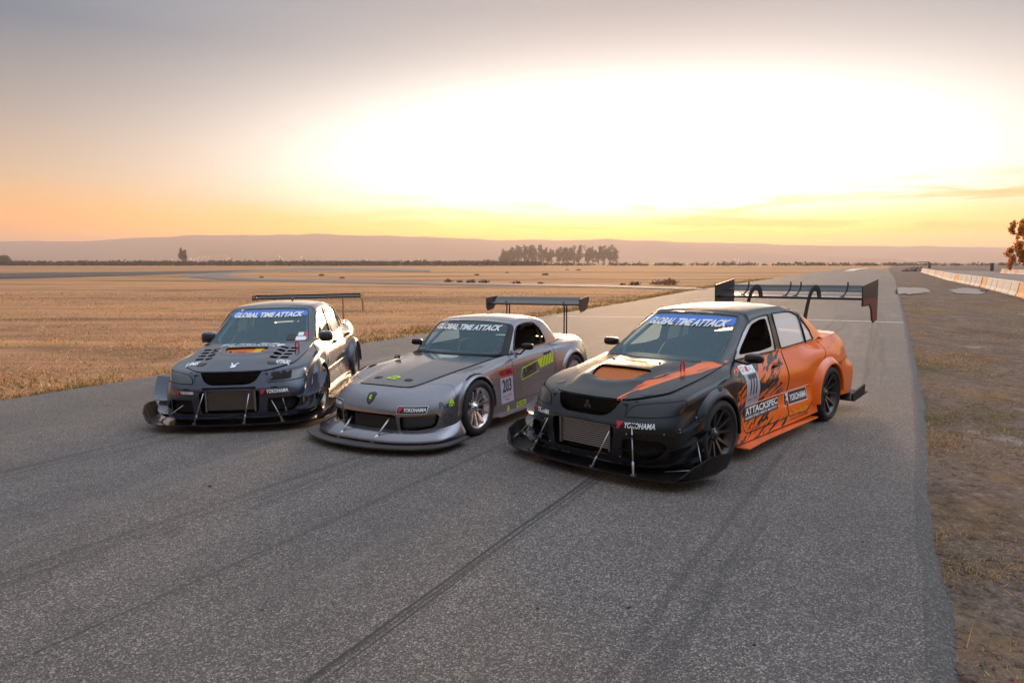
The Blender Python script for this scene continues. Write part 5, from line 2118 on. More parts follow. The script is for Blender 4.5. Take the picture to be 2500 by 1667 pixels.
# ---------------------------------------------------------------- car on the right: black and orange saloon
def build_orange():
    root = car_root('race_saloon', 2, 'black and orange race saloon number 777 with tall rear wing')
    B, Gh, D, P = saloon(root, 'orange')
    for y in (0, 2.625):
        for sd in (1, -1):
            wheel(root, (sd * .80, y, .325), sd, .325, .265, 'mesh', M_wheelblk, .248)
    for sd in (1, -1):
        arch_flare(root, D, 0, .325, .352, .44, .93, sd, M_livery, -8, 178)
        arch_flare(root, D, 2.625, .325, .352, .44, .945, sd, M_orange, -2, 190)
    # splitter
    sp = [(0, -1.01), (.30, -1.0), (.62, -.97), (.86, -.92), (1.02, -.83), (1.085, -.66), (1.10, -.40), (1.08, -.25), (.96, -.30), (.80, -.45), (0, -.55)]
    o = plate('splitter', sp + [(-a, b) for a, b in sp[::-1][1:-1]], .105, .018, M_splitter, root)
    for sd in (1, -1):
        # upturned outer fence, sweeping back beside the tyre
        Q = []
        for (x, y, z0, z1) in [(.98, -.86, .10, .135), (1.05, -.77, .10, .225), (1.09, -.60, .10, .275), (1.11, -.42, .10, .275), (1.12, -.24, .105, .26)]:
            Q.append((x, y, z0, z1))
        V, F = [], []
        for (x, y, z0, z1) in Q:
            for dx in (0, .012):
                V += [(sd * (x + dx - .03), y, z0), (sd * (x + dx + .03), y + .01, z1)]
        for i in range(len(Q) - 1):
            a = i * 4
            F += [(a, a + 4, a + 5, a + 1), (a + 2, a + 3, a + 7, a + 6), (a + 1, a + 5, a + 7, a + 3), (a, a + 2, a + 6, a + 4)]
        F += [(0, 1, 3, 2), (len(V) - 4, len(V) - 2, len(V) - 1, len(V) - 3)]
        mk('splitter_fence', V, F, M_black, root, False)
        # stepped lower lip
        canard(root, [(.10, -.905, .19), (.45, -.87, .19), (.70, -.775, .195), (.855, -.62, .215), (.89, -.46, .26), (.90, -.36, .30)], .07, -.012, M_gloss, sd, 'bumper_lip')
        canard(root, [(.42, -.87, .30), (.66, -.785, .305), (.84, -.62, .335), (.89, -.46, .39), (.905, -.33, .45)], .095, .01, M_gloss, sd)
        canard(root, [(.50, -.855, .43), (.69, -.765, .435), (.84, -.61, .46), (.885, -.44, .515), (.90, -.31, .575)], .085, .012, M_gloss, sd)
        rod(root, (sd * .90, -.42, .40), (sd * 1.06, -.56, .12), .004)
        rod(root, (sd * .78, -.72, .12), (sd * 1.04, -.60, .16), .004)
    for (p0, p1) in (((.313, -.885, .437), (.18, -.965, .11)), ((.525, -.845, .505), (.61, -.945, .11)), ((-.43, -.87, .448), (-.63, -.88, .11)), ((-.66, -.78, .42), (-1.02, -.79, .11))):
        rod(root, p0, p1)
    for sd in (1, -1):
        bl = MB()
        for (x, y, z) in [(.46, -.88, .43), (.60, -.835, .425), (.74, -.735, .44), (.83, -.63, .475), (.55, -.86, .30), (.72, -.75, .31), (.87, -.55, .34), (.40, -.90, .22), (.96, -.72, .115), (.88, -.42, .55)]:
            hit = D.bvh.ray_cast(Vector((sd * x * 1.5, y * 1.9, z)), Vector((-sd * x * .5 * .9, -y * .9, 0)).normalized())[0]
            if hit is not None:
                bl.sphere(tuple(hit), .007, 6, 4)
        bl.build('bolt', M_rod, root)
    # tow strap, hood pins, bonnet latches
    MB().tube([(.50 + .022 * math.cos(a) * .4, .02 + .02 * math.cos(a), .915 + .06 * math.sin(a)) for a in np.linspace(0, 2 * math.pi, 17)], .008, 6, False).build('tow_strap', M_red, root)
    for (x, y) in ((-.33, .06), (.22, .06)):
        hit = D.bvh.ray_cast(Vector((x, y, 1.3)), Vector((0, 0, -1)))[0]
        MB().sphere(tuple(hit), .014, 8, 6).build('hood_pin', M_black, root)
    for sx_ in (-.50, .50):
        D.poly('hood_latch', [(.045 * math.cos(a), .05 * math.sin(a)) for a in np.linspace(0, 6.28, 17)[:-1]], M_blackpaint if sx_ > 0 else simple('latch_grey', (.09, .09, .095), .4), root, (sx_, -.58, 1.3), (1, 0, 0), (0, 1, 0), (0, 0, -1), .004)
    # louvred patch on the front wing
    D.poly('wing_vent', [(-.185, .045), (.185, .035), (.20, -.03), (-.17, -.045)], MATS['vent_black'], root, (1.5, -.08, .765), (0, .985, .17), (0, -.17, .985), (-1, 0, -.25), .006)
    D.poly('wing_vent', [(-.185, .045), (.185, .035), (.20, -.03), (-.17, -.045)], MATS['vent_black'], root, (-1.5, -.08, .765), (0, .985, .17), (0, -.17, .985), (1, 0, -.25), .006)
    # mirrors on stalks
    for sd in (1, -1):
        cx_, cy_ = (.985, .50) if sd > 0 else (.84, .70)
        mirror_cup(root, (sd * cx_, cy_, .985 if sd > 0 else 1.02), (.095, .07, .045), sd, M_blackpaint, [(sd * .735, .62, .925), (sd * (cx_ - .10), cy_ + .06, .915), (sd * (cx_ - .015), cy_ + .04, .945)])
    # door handles
    for k, d_ in enumerate(P['doors']):
        sd = 1 if k % 2 == 0 else -1
        y = 1.40
        if k >= 2:
            y = 2.42
        h = side_hit(D, sd, y, .80)
        if k < 2:
            MB().sphere((h.x, y, .80), 1.0, 12, 8, (.006, .055, .045)).build('handle_recess', M_orv if k == 0 else M_black, d_)
            MB().tube([(h.x - sd * .004, y - .085, .793), (h.x + sd * .032, y - .06, .80), (h.x + sd * .034, y + .06, .811), (h.x - sd * .004, y + .085, .813)], .013, 8).build('handle', M_gloss, d_)
    # side rubbing strip highlight crease and amber markers
    for sd in (1, -1):
        for k, yy in enumerate((2.335, 2.365)):
            h = side_hit(D, sd, yy, .66 - k * .02)
            MB().sphere((h.x, yy, .66 - k * .02), 1.0, 8, 6, (.006, .009, .007)).build('marker_lamp', M_amber, root)
        pts = []
        for yy in np.linspace(.62, 2.17, 24):
            h = side_hit(D, sd, yy, .475 + .012 * (yy - .6))
            pts.append((h.x, yy, h.z))
        MB().tube(pts, .007, 6).build('door_moulding', M_orange, root)
        # skirt blade
        sk = [(.80, .40), (.99, .42), (.955, .9), (.945, 2.2), (.80, 2.22)]
        plate('skirt_blade', [(sd * a, b) for a, b in (sk if sd > 0 else sk[::-1])], .125, .014, M_orange, root)
        df = [(.55, 3.3), (.90, 3.25), (.93, 3.72), (.55, 3.78)]
        MB().hexa([(sd * .60, 3.25, .14), (sd * .98, 3.25, .14), (sd * .98, 3.72, .19), (sd * .60, 3.72, .19), (sd * .60, 3.25, .155), (sd * .98, 3.25, .155), (sd * .98, 3.72, .205), (sd * .60, 3.72, .205)]).build('diffuser_plate', M_black, root)
        MB().hexa([(sd * .96, 3.2, .15), (sd * .98, 3.2, .15), (sd * .98, 3.62, .19), (sd * .96, 3.62, .19), (sd * .96, 3.2, .24), (sd * .98, 3.2, .24), (sd * .98, 3.62, .31), (sd * .96, 3.62, .31)]).build('diffuser_fin', M_black, root)
    # C-pillar vent blade
    # ---- rear wing
    w1 = wing_blade('wing_blade', .985, 3.42, 1.405, .31, 7, M_carbon, root)
    w2 = wing_blade('wing_flap', .985, 3.70, 1.475, .16, 30, M_carbon, root, .10)
    for sd in (1, -1):
        ep = [(3.36, 1.31), (3.62, 1.31), (3.68, 1.25), (3.72, 1.12), (3.78, 1.08), (3.92, 1.115), (3.92, 1.635), (3.36, 1.565)]
        e = MB().prism(ep, 0, sd * .985, sd * .997).build('wing_endplate', M_carbon, root)
        D2 = [(3.38, 1.33), (3.62, 1.33), (3.70, 1.26), (3.735, 1.13), (3.79, 1.095), (3.905, 1.125), (3.905, 1.40), (3.38, 1.40)]
        MB().prism(D2, 0, sd * .9975, sd * 1.0005).build('endplate_colour', simple('brick_red', (.16, .035, .02), .5), e)
        # swan-neck stays: from the boot lid up, over and down onto the blade
        x = sd * .40
        path = [(x, 3.02, 1.0), (x, 3.10, 1.16), (x, 3.18, 1.34), (x, 3.26, 1.47), (x, 3.36, 1.535), (x, 3.46, 1.53), (x, 3.53, 1.47), (x, 3.55, 1.40)]
        pp = cr(path, 26)
        V, F = [], []
        for i, q in enumerate(pp):
            a = pp[min(i + 1, 25)] - pp[max(i - 1, 0)]
            n_ = np.array([0, -a[2], a[1]])
            n_ /= np.linalg.norm(n_)
            wd = .05 - .018 * math.sin(math.pi * min(1, i / 25.))
            for sx_ in (-.008, .008):
                V += [q + n_ * wd + np.array([sx_, 0, 0]), q - n_ * wd + np.array([sx_, 0, 0])]
        for i in range(25):
            a = i * 4
            F += [(a, a + 1, a + 5, a + 4), (a + 2, a + 6, a + 7, a + 3), (a, a + 4, a + 6, a + 2), (a + 1, a + 3, a + 7, a + 5)]
        mk('wing_stay', V, F, M_black, root, False)
        for x in (sd * .07 + .0, sd * .68):
            MB().tube([(x, 3.50, 1.405), (x, 3.60, 1.425), (x, 3.70, 1.47), (x, 3.76, 1.545), (x, 3.755, 1.60)], [.016, .012, .010, .010, .012], 6).build('flap_bracket', M_black, root)
    # ---- writing
    F_ = (1, 0, 0), (0, 0, 1), (0, 1, 0)
    sc = P['screen']
    DW = Decals([sc])
    DW.lay('screen_banner', *banner(Gh, 2.34, 3.70), M_blue, root, (0, 0, 0), (1, 0, 0), (0, 0, 1), (0, 1, 0), .004)
    DW.text('screen_lettering', 'GLOBAL TIME ATTACK', M_white, root, (.02, .2, 1.258), (1, 0, 0), (0, 0, 1), (0, 1, 0), width=.94, height=.068, bold=.045, shear=.25, off=.008)
    S = ((0, 1, 0), (0, 0, 1), (-1, 0, 0))
    # start number panel on the front door
    D.rect('number_panel', .29, .36, M_grey_v, root, (2, .78, .62), *S, .003)
    D.rect('number_header', .30, .085, M_white, root, (2, .76, .835), *S, .004)
    D.text('lettering', 'GL BAL', M_black_v, root, (2, .76, .835), *S, width=.26, height=.055, bold=.02)
    D.poly('emblem', [(.026 * math.cos(a), .026 * math.sin(a)) for a in np.linspace(0, 6.28, 13)[:-1]], M_redv, root, (2, .752, .835), *S, .005)
    D.text('start_number', '777', M_black_v, root, (2, .80, .68), *S, width=.19, height=.20, bold=.03, shear=.12, off=.006)
    D.text('lettering', 'YOKOHAMA', M_black_v, root, (2, .72, .535), *S, width=.09, height=.018, bold=.0)
    D.text('lettering', 'MOTUL', M_redv, root, (2, .85, .54), *S, width=.08, height=.024, bold=.02)
    D.rect('sponsor_plate', .78, .135, M_black_v, root, (2, .99, .405), (0, 1, .02), (0, -.02, 1), (-1, 0, 0), .003, .25)
    D.text('sponsor_lettering', 'ATTACKSPEC', M_white, root, (2, 1.0, .425), (0, 1, .02), (0, -.02, 1), (-1, 0, 0), width=.75, height=.072, bold=.03, shear=.2, off=.006)
    D.text('lettering', 'WHERE SPEED MEETS MASTERY', M_white, root, (2, .98, .364), (0, 1, .02), (0, -.02, 1), (-1, 0, 0), width=.74, height=.024, bold=.01, shear=.2, off=.006)
    yoko(D, root, (2, 1.80, .41), (0, 1, .0), (0, .0, 1), (-1, 0, 0), .54, True, True)
    D.text('sponsor_script', 'Tim Tran Racing', M_yel, root, (2, 1.80, .24), (0, 1, .03), (0, -.03, 1), (-1, 0, 0), width=.52, height=.085, bold=.02, shear=.35, off=.005)
    D.text('lettering', 'TOTALLY TOUGE TEAM', M_black_v, root, (2, 1.84, .185), (0, 1, .03), (0, -.03, 1), (-1, 0, 0), width=.42, height=.024, bold=.01, off=.005)
    # rear window note stickers, quarter sticker
    for (y, z, w, h) in ((1.96, 1.075, .25, .06), (1.90, 1.0, .33, .055)):
        D.rect('window_sticker', w, h, simple('faded_red', (.52, .24, .20), .5), root, (2, y, z), (0, .995, .08), (0, -.08, .995), (-1, 0, 0), .006) if False else None
    D.text('quarter_script', 'Legsport', M_black_v, root, (2, 2.98, .86), (0, 1, .05), (0, -.05, 1), (-1, 0, -.2), width=.26, height=.07, bold=.01, shear=.4)
    D.text('quarter_script', 'GR', M_black_v, root, (2, 3.02, .79), (0, 1, .05), (0, -.05, 1), (-1, 0, -.2), width=.16, height=.05, bold=.02, shear=.4)
    # bumper wordmarks
    yoko(D, root, (.535, -2, .505), (1, .38, 0), (0, 0, 1), (0, 1, 0), .34, False)
    yoko(D, root, (-.56, -2, .50), (1, -.38, 0), (0, 0, 1), (0, 1, 0), .30, False)
    # bonnet artwork
    Hh = ((1, 0, 0), (0, 1, 0), (0, 0, -1))
    D.poly('bonnet_stripe', [(-.15, .055), (.12, .075), (.18, .11), (.10, .075), (-.13, .07)], simple('pale_grey_vinyl', (.22, .24, .29), .5), root, (-.04, .03, 2), *Hh, .004)
    D.poly('bonnet_stripe', [(-.20, -.02), (.13, .0), (.15, .04), (-.09, .04)], simple('dull_orange_vinyl', (.45, .15, .06), .5), root, (-.04, .03, 2), *Hh, .004)
    D.text('bonnet_lettering', 'ATTACK', M_grey_v, root, (-.19, -.06, 2), *Hh, width=.30, height=.08, bold=.02, shear=.2)
    D.text('bonnet_lettering', 'SPEC', M_orv, root, (.10, -.06, 2), *Hh, width=.25, height=.08, bold=.02, shear=.2)
    return root


def banner(Gh, t0, t1):
    """outline of the strip across the top of the windscreen, in x/z, for a ray along +y"""
    g = Gh
    def rowpt(r, c):
        i = int(np.argmin(np.abs(g.qt - g.t(r))))
        j = int(np.argmin(np.abs(g.qs - g.s(c))))
        return g.grid[i, j]
    top = [rowpt(t1, c) for c in np.linspace(0, 1.93, 12)]
    bot = [rowpt(t0, c) for c in np.linspace(0, 1.93, 12)]
    P = [(p_[0], p_[2] - .002) for p_ in top] + [(p_[0], p_[2]) for p_ in bot[::-1]]
    n = 12
    V, F = [], []
    for s in (1, -1):
        b = len(V)
        for k in range(n):
            V += [(s * top[k][0], top[k][2] - .002), (s * bot[k][0], bot[k][2])]
        for k in range(n - 1):
            F.append((b + 2 * k, b + 2 * k + 1, b + 2 * k + 3, b + 2 * k + 2))
    return V, F




# ---------------------------------------------------------------- car on the left: gunmetal saloon
def build_gunmetal():
    root = car_root('race_saloon', 0, 'gunmetal race saloon with vented hood and flat rear wing, leftmost car')
    B, Gh, D, P = saloon(root, 'gun')
    for y in (0, 2.625):
        for sd in (1, -1):
            wheel(root, (sd * .80, y, .32), sd, .32, .265, 'five', M_bronze, .245)
    for sd in (1, -1):
        arch_flare(root, D, 0, .325, .348, .43, .94, sd, M_gun2, -8, 178)
        arch_flare(root, D, 2.625, .325, .348, .43, .955, sd, M_gun2, -2, 190)
    sp = [(0, -1.00), (.30, -.99), (.62, -.95), (.88, -.86), (1.06, -.70), (1.12, -.48), (1.10, -.26), (.94, -.30), (.80, -.45), (0, -.55)]
    plate('splitter', sp + [(-a, b) for a, b in sp[::-1][1:-1]], .105, .016, M_splitter, root)
    for sd in (1, -1):
        Q = [(1.0, -.76, .10, .13), (1.08, -.66, .10, .21), (1.13, -.50, .10, .275), (1.15, -.34, .10, .285), (1.15, -.16, .11, .27)]
        V, F = [], []
        for (x, y, z0, z1) in Q:
            for dx in (0, .012):
                V += [(sd * (x + dx - .03), y, z0), (sd * (x + dx + .04), y + .01, z1)]
        for i in range(len(Q) - 1):
            a = i * 4
            F += [(a, a + 4, a + 5, a + 1), (a + 2, a + 3, a + 7, a + 6), (a + 1, a + 5, a + 7, a + 3), (a, a + 2, a + 6, a + 4)]
        F += [(0, 1, 3, 2), (len(V) - 4, len(V) - 2, len(V) - 1, len(V) - 3)]
        mk('splitter_fence', V, F, M_black, root, False)
        canard(root, [(.10, -.905, .19), (.45, -.87, .19), (.70, -.775, .195), (.855, -.62, .215), (.89, -.46, .25), (.90, -.36, .28)], .07, -.012, M_gun2, sd, 'bumper_lip')
        canard(root, [(.74, -.745, .20), (.83, -.64, .205), (.875, -.50, .25), (.90, -.38, .33)], .12, .02, M_gun, sd)
        canard(root, [(.76, -.70, .36), (.835, -.62, .37), (.872, -.48, .45), (.895, -.33, .60)], .16, .02, M_gun, sd)
        # side tunnels under the sills
        for k, (zz, dx) in enumerate(((.13, .13), (.185, .085), (.235, .05))):
            sk = [(.80, .40), (.86 + dx, .46), (.86 + dx, 2.15), (.80, 2.2)]
            plate('skirt_blade', [(sd * a, b) for a, b in (sk if sd > 0 else sk[::-1])], zz, .012, M_carbon if k else M_gun2, root)
    for (p0, p1) in (((-.30, -.885, .47), (-.43, -.88, .11)), ((.235, -.90, .455), (.17, -.94, .11)), ((.48, -.85, .36), (.60, -.86, .11)), ((.60, -.80, .37), (.62, -.74, .20)), ((-.57, -.82, .32), (-.90, -.70, .11))):
        rod(root, p0, p1)
    bar = MB().box((0, -.885, .525), (.62, .03, .02))
    bar.build('bumper_bar', M_black, root)
    MB().tube([(.60 + .02 * math.cos(a), .03 + .012 * math.cos(a), .915 + .055 * math.sin(a)) for a in np.linspace(0, 2 * math.pi, 17)], .009, 6, False).build('tow_strap', M_red, root)
    Hh = ((1, 0, 0), (0, 1, 0), (0, 0, -1))
    for sx_ in (-.50, .50):
        D.poly('hood_latch', [(.06 * math.cos(a), .05 * math.sin(a)) for a in np.linspace(0, 6.28, 17)[:-1]], M_black_v, root, (sx_ * .85, -.55, 1.3), *Hh, .004)
    for (x, y) in ((-.20, -.16), (.20, -.15)):
        MB().sphere((x, y, .86), .022, 8, 6).build('hood_pin', M_black, root)
    for sd in (1, -1):
        D.poly('wing_vent', [(-.16, .0), (.03, .075), (.16, .02), (-.02, -.07)], MATS['vent_black'], root, (sd * 1.5, -.12, .755), (0, 1, 0), (0, 0, 1), (-sd, 0, -.25), .006)
        cxm = .90 if sd > 0 else .78
        mirror_cup(root, (sd * cxm, .42 if sd > 0 else .70, .99), (.095, .10, .072), sd, M_gun, [(sd * .72, .56, .93), (sd * .80, .50, .95)])
    for k, d_ in enumerate(P['doors']):
        sd = 1 if k % 2 == 0 else -1
        y = 1.42 if k < 2 else 2.33
        zz = .80 if k < 2 else .83
        h = side_hit(D, sd, y, zz)
        MB().tube([(h.x - sd * .004, y - .085, zz - .007), (h.x + sd * .034, y - .06, zz), (h.x + sd * .036, y + .06, zz + .011), (h.x - sd * .004, y + .085, zz + .013)], .014, 8).build('handle', M_black, d_)
        MB().sphere((h.x, y, zz), 1.0, 12, 8, (.005, .05, .045)).build('handle_recess', M_black, d_)
    for sd in (1, -1):
        pts = []
        for yy in np.linspace(.62, 2.17, 24):
            h = side_hit(D, sd, yy, .475 + .012 * (yy - .6))
            pts.append((h.x, yy, h.z))
        MB().tube(pts, .007, 6).build('door_moulding', M_gun, root)
    # lamp details: driver side lamp opened as an intake with a corner lamp
    L = P['lamps'][0]
    L["label"] = "headlight with a dark intake slot and round corner lamp"
    D.poly('lamp_intake', [(-.115, .045), (.10, .062), (.10, -.035), (-.125, -.045)], M_under, L, (.585, -2, .632), (1, .25, 0), (0, 0, 1), (0, 1, 0), .006)
    h = D.bvh.ray_cast(Vector((1.6, -1.1, .645)), Vector((-.8, .58, 0)).normalized())[0]
    MB().sphere((h.x - .01, h.y + .01, h.z), .048, 12, 8, (.5, .7, 1.1)).build('corner_lamp', M_lampglass, L)
    P['lamps'][1]["label"] = "headlight behind smooth smoked glass"
    # ---- low flat wing on thin uprights
    wing_blade('wing_blade', .93, 3.28, 1.395, .27, 8, M_carbon, root)
    MB().box((0, 3.50, 1.438), (1.86, .012, .022)).build('gurney_flap', M_carbon, root)
    for sd in (1, -1):
        ep = [(3.24, 1.36), (3.40, 1.36), (3.46, 1.13), (3.60, 1.14), (3.60, 1.46), (3.24, 1.45)]
        MB().prism(ep if sd > 0 else [(3.24, 1.36), (3.6, 1.34), (3.6, 1.46), (3.24, 1.45)], 0, sd * .93, sd * .94).build('wing_endplate', M_carbon, root)
        MB().prism([(3.30, .98), (3.42, .98), (3.42, 1.39), (3.36, 1.39)], 0, sd * .60, sd * .61).build('wing_stay', M_carbon, root)
    fin = MB()
    for k in range(9):
        fin.prism([(2.14, 1.375), (2.24, 1.36), (2.235, 1.395)], 0, -.48 + k * .12 - .002, -.48 + k * .12 + .002)
    fin.build('vortex_fin', M_black, root)
    MB().tube([(.12, 1.75, 1.42), (.12, 1.80, 1.455), (.12, 1.83, 1.425)], .008, 6).build('aerial', M_black, root)
    # ---- writing
    DW = Decals([P['screen']])
    DW.lay('screen_banner', *banner(Gh, 2.36, 3.70), M_blue, root, (0, 0, 0), (1, 0, 0), (0, 0, 1), (0, 1, 0), .004)
    DW.text('screen_lettering', 'GLOBAL TIME ATTACK', M_white, root, (.0, .2, 1.262), (1, 0, 0), (0, 0, 1), (0, 1, 0), width=.96, height=.064, bold=.045, shear=.25, off=.008)
    for (x, z, w, h, m_) in ((.43, .985, .12, .07, M_black_v), (.555, .965, .13, .045, M_white), (.54, 1.015, .07, .04, M_white), (.62, 1.01, .06, .09, M_redv), (.61, .955, .06, .03, M_white)):
        DW.rect('screen_sticker', w, h, m_, root, (x, .1, z), (1, 0, 0), (0, 0, 1), (0, 1, 0), .006)
    yoko(D, root, (.51, -2, .468), (1, 0, 0), (0, 0, 1), (0, 1, 0), .32, True)
    yoko(D, root, (-.53, -2, .472), (1, 0, 0), (0, 0, 1), (0, 1, 0), .24, True)
    D.text('bonnet_script', 'Tim Tran Racing', M_white, root, (.0, .10, 2), *Hh, width=.84, height=.19, bold=.03, shear=.3)
    D.text('bonnet_lettering', 'MOTORSPORTS', M_white, root, (.03, -.03, 2), *Hh, width=.60, height=.06, bold=.02, shear=.3)
    D.text('bonnet_lettering', 'ATTACK!', M_white, root, (.545, -.50, 2), *Hh, width=.17, height=.11, bold=.05)
    D.text('bonnet_lettering', 'UMS', M_white, root, (-.55, -.50, 2), *Hh, width=.16, height=.11, bold=.04, shear=.25)
    DV = Decals([o for o in P['hood'].children if o.name.startswith('hood_vent')])
    DV.text('vent_lettering', 'ATTACK', M_redv, P['hood'], (-.07, -.18, 2), *Hh, width=.17, height=.06, bold=.03, off=.009)
    # small two-eared head mark at the tip of the bonnet
    hd = [(-.012, .062), (-.030, .02), (-.052, .058), (-.060, .050), (-.040, .008), (-.036, -.012), (-.044, -.040), (-.022, -.062), (.014, -.056), (.032, -.030), (.030, -.004), (.014, .018), (.030, .040), (.052, .062), (.040, .066), (.014, .044)]
    ears = [(-.050, .060), (-.032, .064), (-.012, .016), (.004, .016), (.030, .064), (.052, .060), (.022, .006), (.030, -.012), (.030, -.036), (.012, -.056), (-.018, -.060), (-.036, -.040), (-.026, -.004)]
    D.poly('emblem', ears, M_white, root, (0, -.66, 2), *Hh, .004)
    S = ((0, 1, 0), (0, 0, 1), (-1, 0, 0))
    D.rect('number_panel', .26, .27, M_grey_v, root, (2, .70, .60), *S, .003)
    D.rect('number_header', .28, .06, M_redv, root, (2, .70, .775), *S, .003)
    D.text('start_number', '66', M_black_v, root, (2, .70, .62), *S, width=.15, height=.16, bold=.03, shear=.1, off=.006)
    D.text('lettering', 'GLOBAL', M_white, root, (2, .70, .775), *S, width=.24, height=.045, bold=.02)
    for k, (y, z, w, tx) in enumerate(((1.05, .385, .22, 'NITTO'), (1.35, .39, .22, 'ENKEI'), (1.62, .395, .20, 'ARP'), (1.90, .60, .22, 'VIBRANT'))):
        D.text('lettering', tx, M_white, root, (2, y, z), *S, width=w, height=.05, bold=.01)
    D.text('skirt_lettering', 'TEAM', M_redv, root, (2, 2.05, .30), *S, width=.16, height=.05, bold=.03)
    # white animal outline and bars on the rear side glass
    return root


# ---------------------------------------------------------------- car in the middle: silver-grey roadster with hardtop
def roadster_nets():
    r0 = [(0, -.885, .12), (.2, -.88, .12), (.42, -.84, .12), (.62, -.74, .12), (.77, -.57, .12), (.82, -.44, .12), (.835, -.34, .12), (.83, 0, .12), (.82, .36, .125), (.815, .62, .13), (.815, 1.1, .135), (.82, 1.6, .14), (.835, 1.88, .15), (.85, 2.06, .16), (.86, 2.4, .2), (.84, 2.72, .24), (.79, 2.96, .25), (.70, 3.14, .26), (.45, 3.26, .26), (0, 3.29, .26)]
    r1 = [(0, -.905, .23), (.2, -.90, .23), (.42, -.862, .23), (.62, -.765, .23), (.765, -.60, .23), (.82, -.46, .23), (.835, -.34, .23), (.835, 0, .23), (.82, .36, .22), (.812, .62, .215), (.81, 1.1, .215), (.815, 1.6, .225), (.83, 1.88, .24), (.85, 2.06, .26), (.862, 2.4, .32), (.842, 2.72, .36), (.79, 2.97, .38), (.70, 3.16, .39), (.45, 3.29, .4), (0, 3.32, .4)]
    r2 = [(0, -.915, .365), (.2, -.908, .365), (.42, -.868, .367), (.61, -.770, .372), (.755, -.60, .38), (.81, -.46, .39), (.83, -.34, .40), (.836, 0, .42), (.812, .36, .42), (.80, .62, .41), (.798, 1.1, .40), (.802, 1.6, .41), (.82, 1.88, .43), (.845, 2.06, .46), (.862, 2.4, .50), (.842, 2.72, .50), (.79, 2.97, .50), (.70, 3.15, .50), (.45, 3.28, .5), (0, 3.31, .5)]
    r3 = [(0, -.885, .45), (.2, -.875, .452), (.42, -.825, .46), (.60, -.72, .475), (.725, -.56, .495), (.785, -.43, .53), (.812, -.32, .565), (.825, 0, .615), (.803, .36, .605), (.795, .62, .585), (.795, 1.1, .57), (.798, 1.6, .57), (.812, 1.88, .585), (.832, 2.06, .62), (.85, 2.4, .655), (.825, 2.72, .64), (.77, 2.95, .62), (.685, 3.11, .61), (.45, 3.24, .61), (0, 3.27, .61)]
    r4 = [(0, -.815, .545), (.2, -.80, .548), (.41, -.735, .558), (.555, -.62, .575), (.65, -.46, .605), (.70, -.34, .64), (.73, -.22, .67), (.755, 0, .70), (.765, .36, .72), (.772, .62, .73), (.778, 1.1, .735), (.78, 1.6, .742), (.785, 1.88, .755), (.79, 2.06, .775), (.785, 2.4, .795), (.75, 2.72, .79), (.70, 2.95, .775), (.62, 3.06, .76), (.42, 3.17, .76), (0, 3.2, .76)]
    r5 = [(0, -.675, .615), (.17, -.672, .614), (.31, -.66, .612), (.375, -.60, .615), (.425, -.47, .635), (.455, -.35, .655), (.485, -.22, .677), (.53, 0, .708), (.60, .33, .748), (.665, .62, .785), (.712, 1.08, .815), (.716, 1.6, .825), (.708, 1.86, .832), (.695, 2.05, .84), (.66, 2.4, .852), (.62, 2.72, .852), (.575, 2.95, .845), (.52, 3.05, .838), (.35, 3.12, .838), (0, 3.14, .84)]
    h0 = [(0, .655, .80), (.36, .685, .803), (.665, .775, .81), (.705, .86, .812), (.713, 1.25, .82), (.712, 1.80, .832), (.700, 2.0, .842), (.672, 2.20, .852), (.585, 2.36, .86), (.3, 2.45, .865), (0, 2.47, .868)]
    h1 = [(0, .80, .94), (.35, .825, .938), (.635, .895, .928), (.672, .965, .922), (.685, 1.26, .945), (.685, 1.79, .96), (.677, 1.95, .962), (.652, 2.10, .97), (.555, 2.26, .965), (.29, 2.36, .975), (0, 2.38, .98)]
    h2 = [(0, .945, 1.065), (.335, .965, 1.062), (.60, 1.02, 1.042), (.638, 1.075, 1.030), (.648, 1.27, 1.065), (.650, 1.72, 1.08), (.643, 1.88, 1.078), (.620, 2.01, 1.075), (.525, 2.15, 1.068), (.28, 2.25, 1.078), (0, 2.27, 1.083)]
    h3 = [(0, 1.065, 1.165), (.32, 1.08, 1.160), (.565, 1.125, 1.138), (.60, 1.165, 1.125), (.602, 1.28, 1.162), (.602, 1.63, 1.178), (.596, 1.80, 1.172), (.575, 1.92, 1.155), (.485, 2.04, 1.152), (.27, 2.14, 1.165), (0, 2.16, 1.17)]
    h4 = [(0, 1.115, 1.198), (.31, 1.125, 1.192), (.53, 1.155, 1.168), (.55, 1.185, 1.162), (.548, 1.29, 1.195), (.547, 1.61, 1.210), (.540, 1.77, 1.204), (.522, 1.87, 1.190), (.45, 1.98, 1.182), (.26, 2.06, 1.195), (0, 2.08, 1.20)]
    return [r0, r1, r2, r3, r4, r5], [h0, h1, h2, h3, h4]


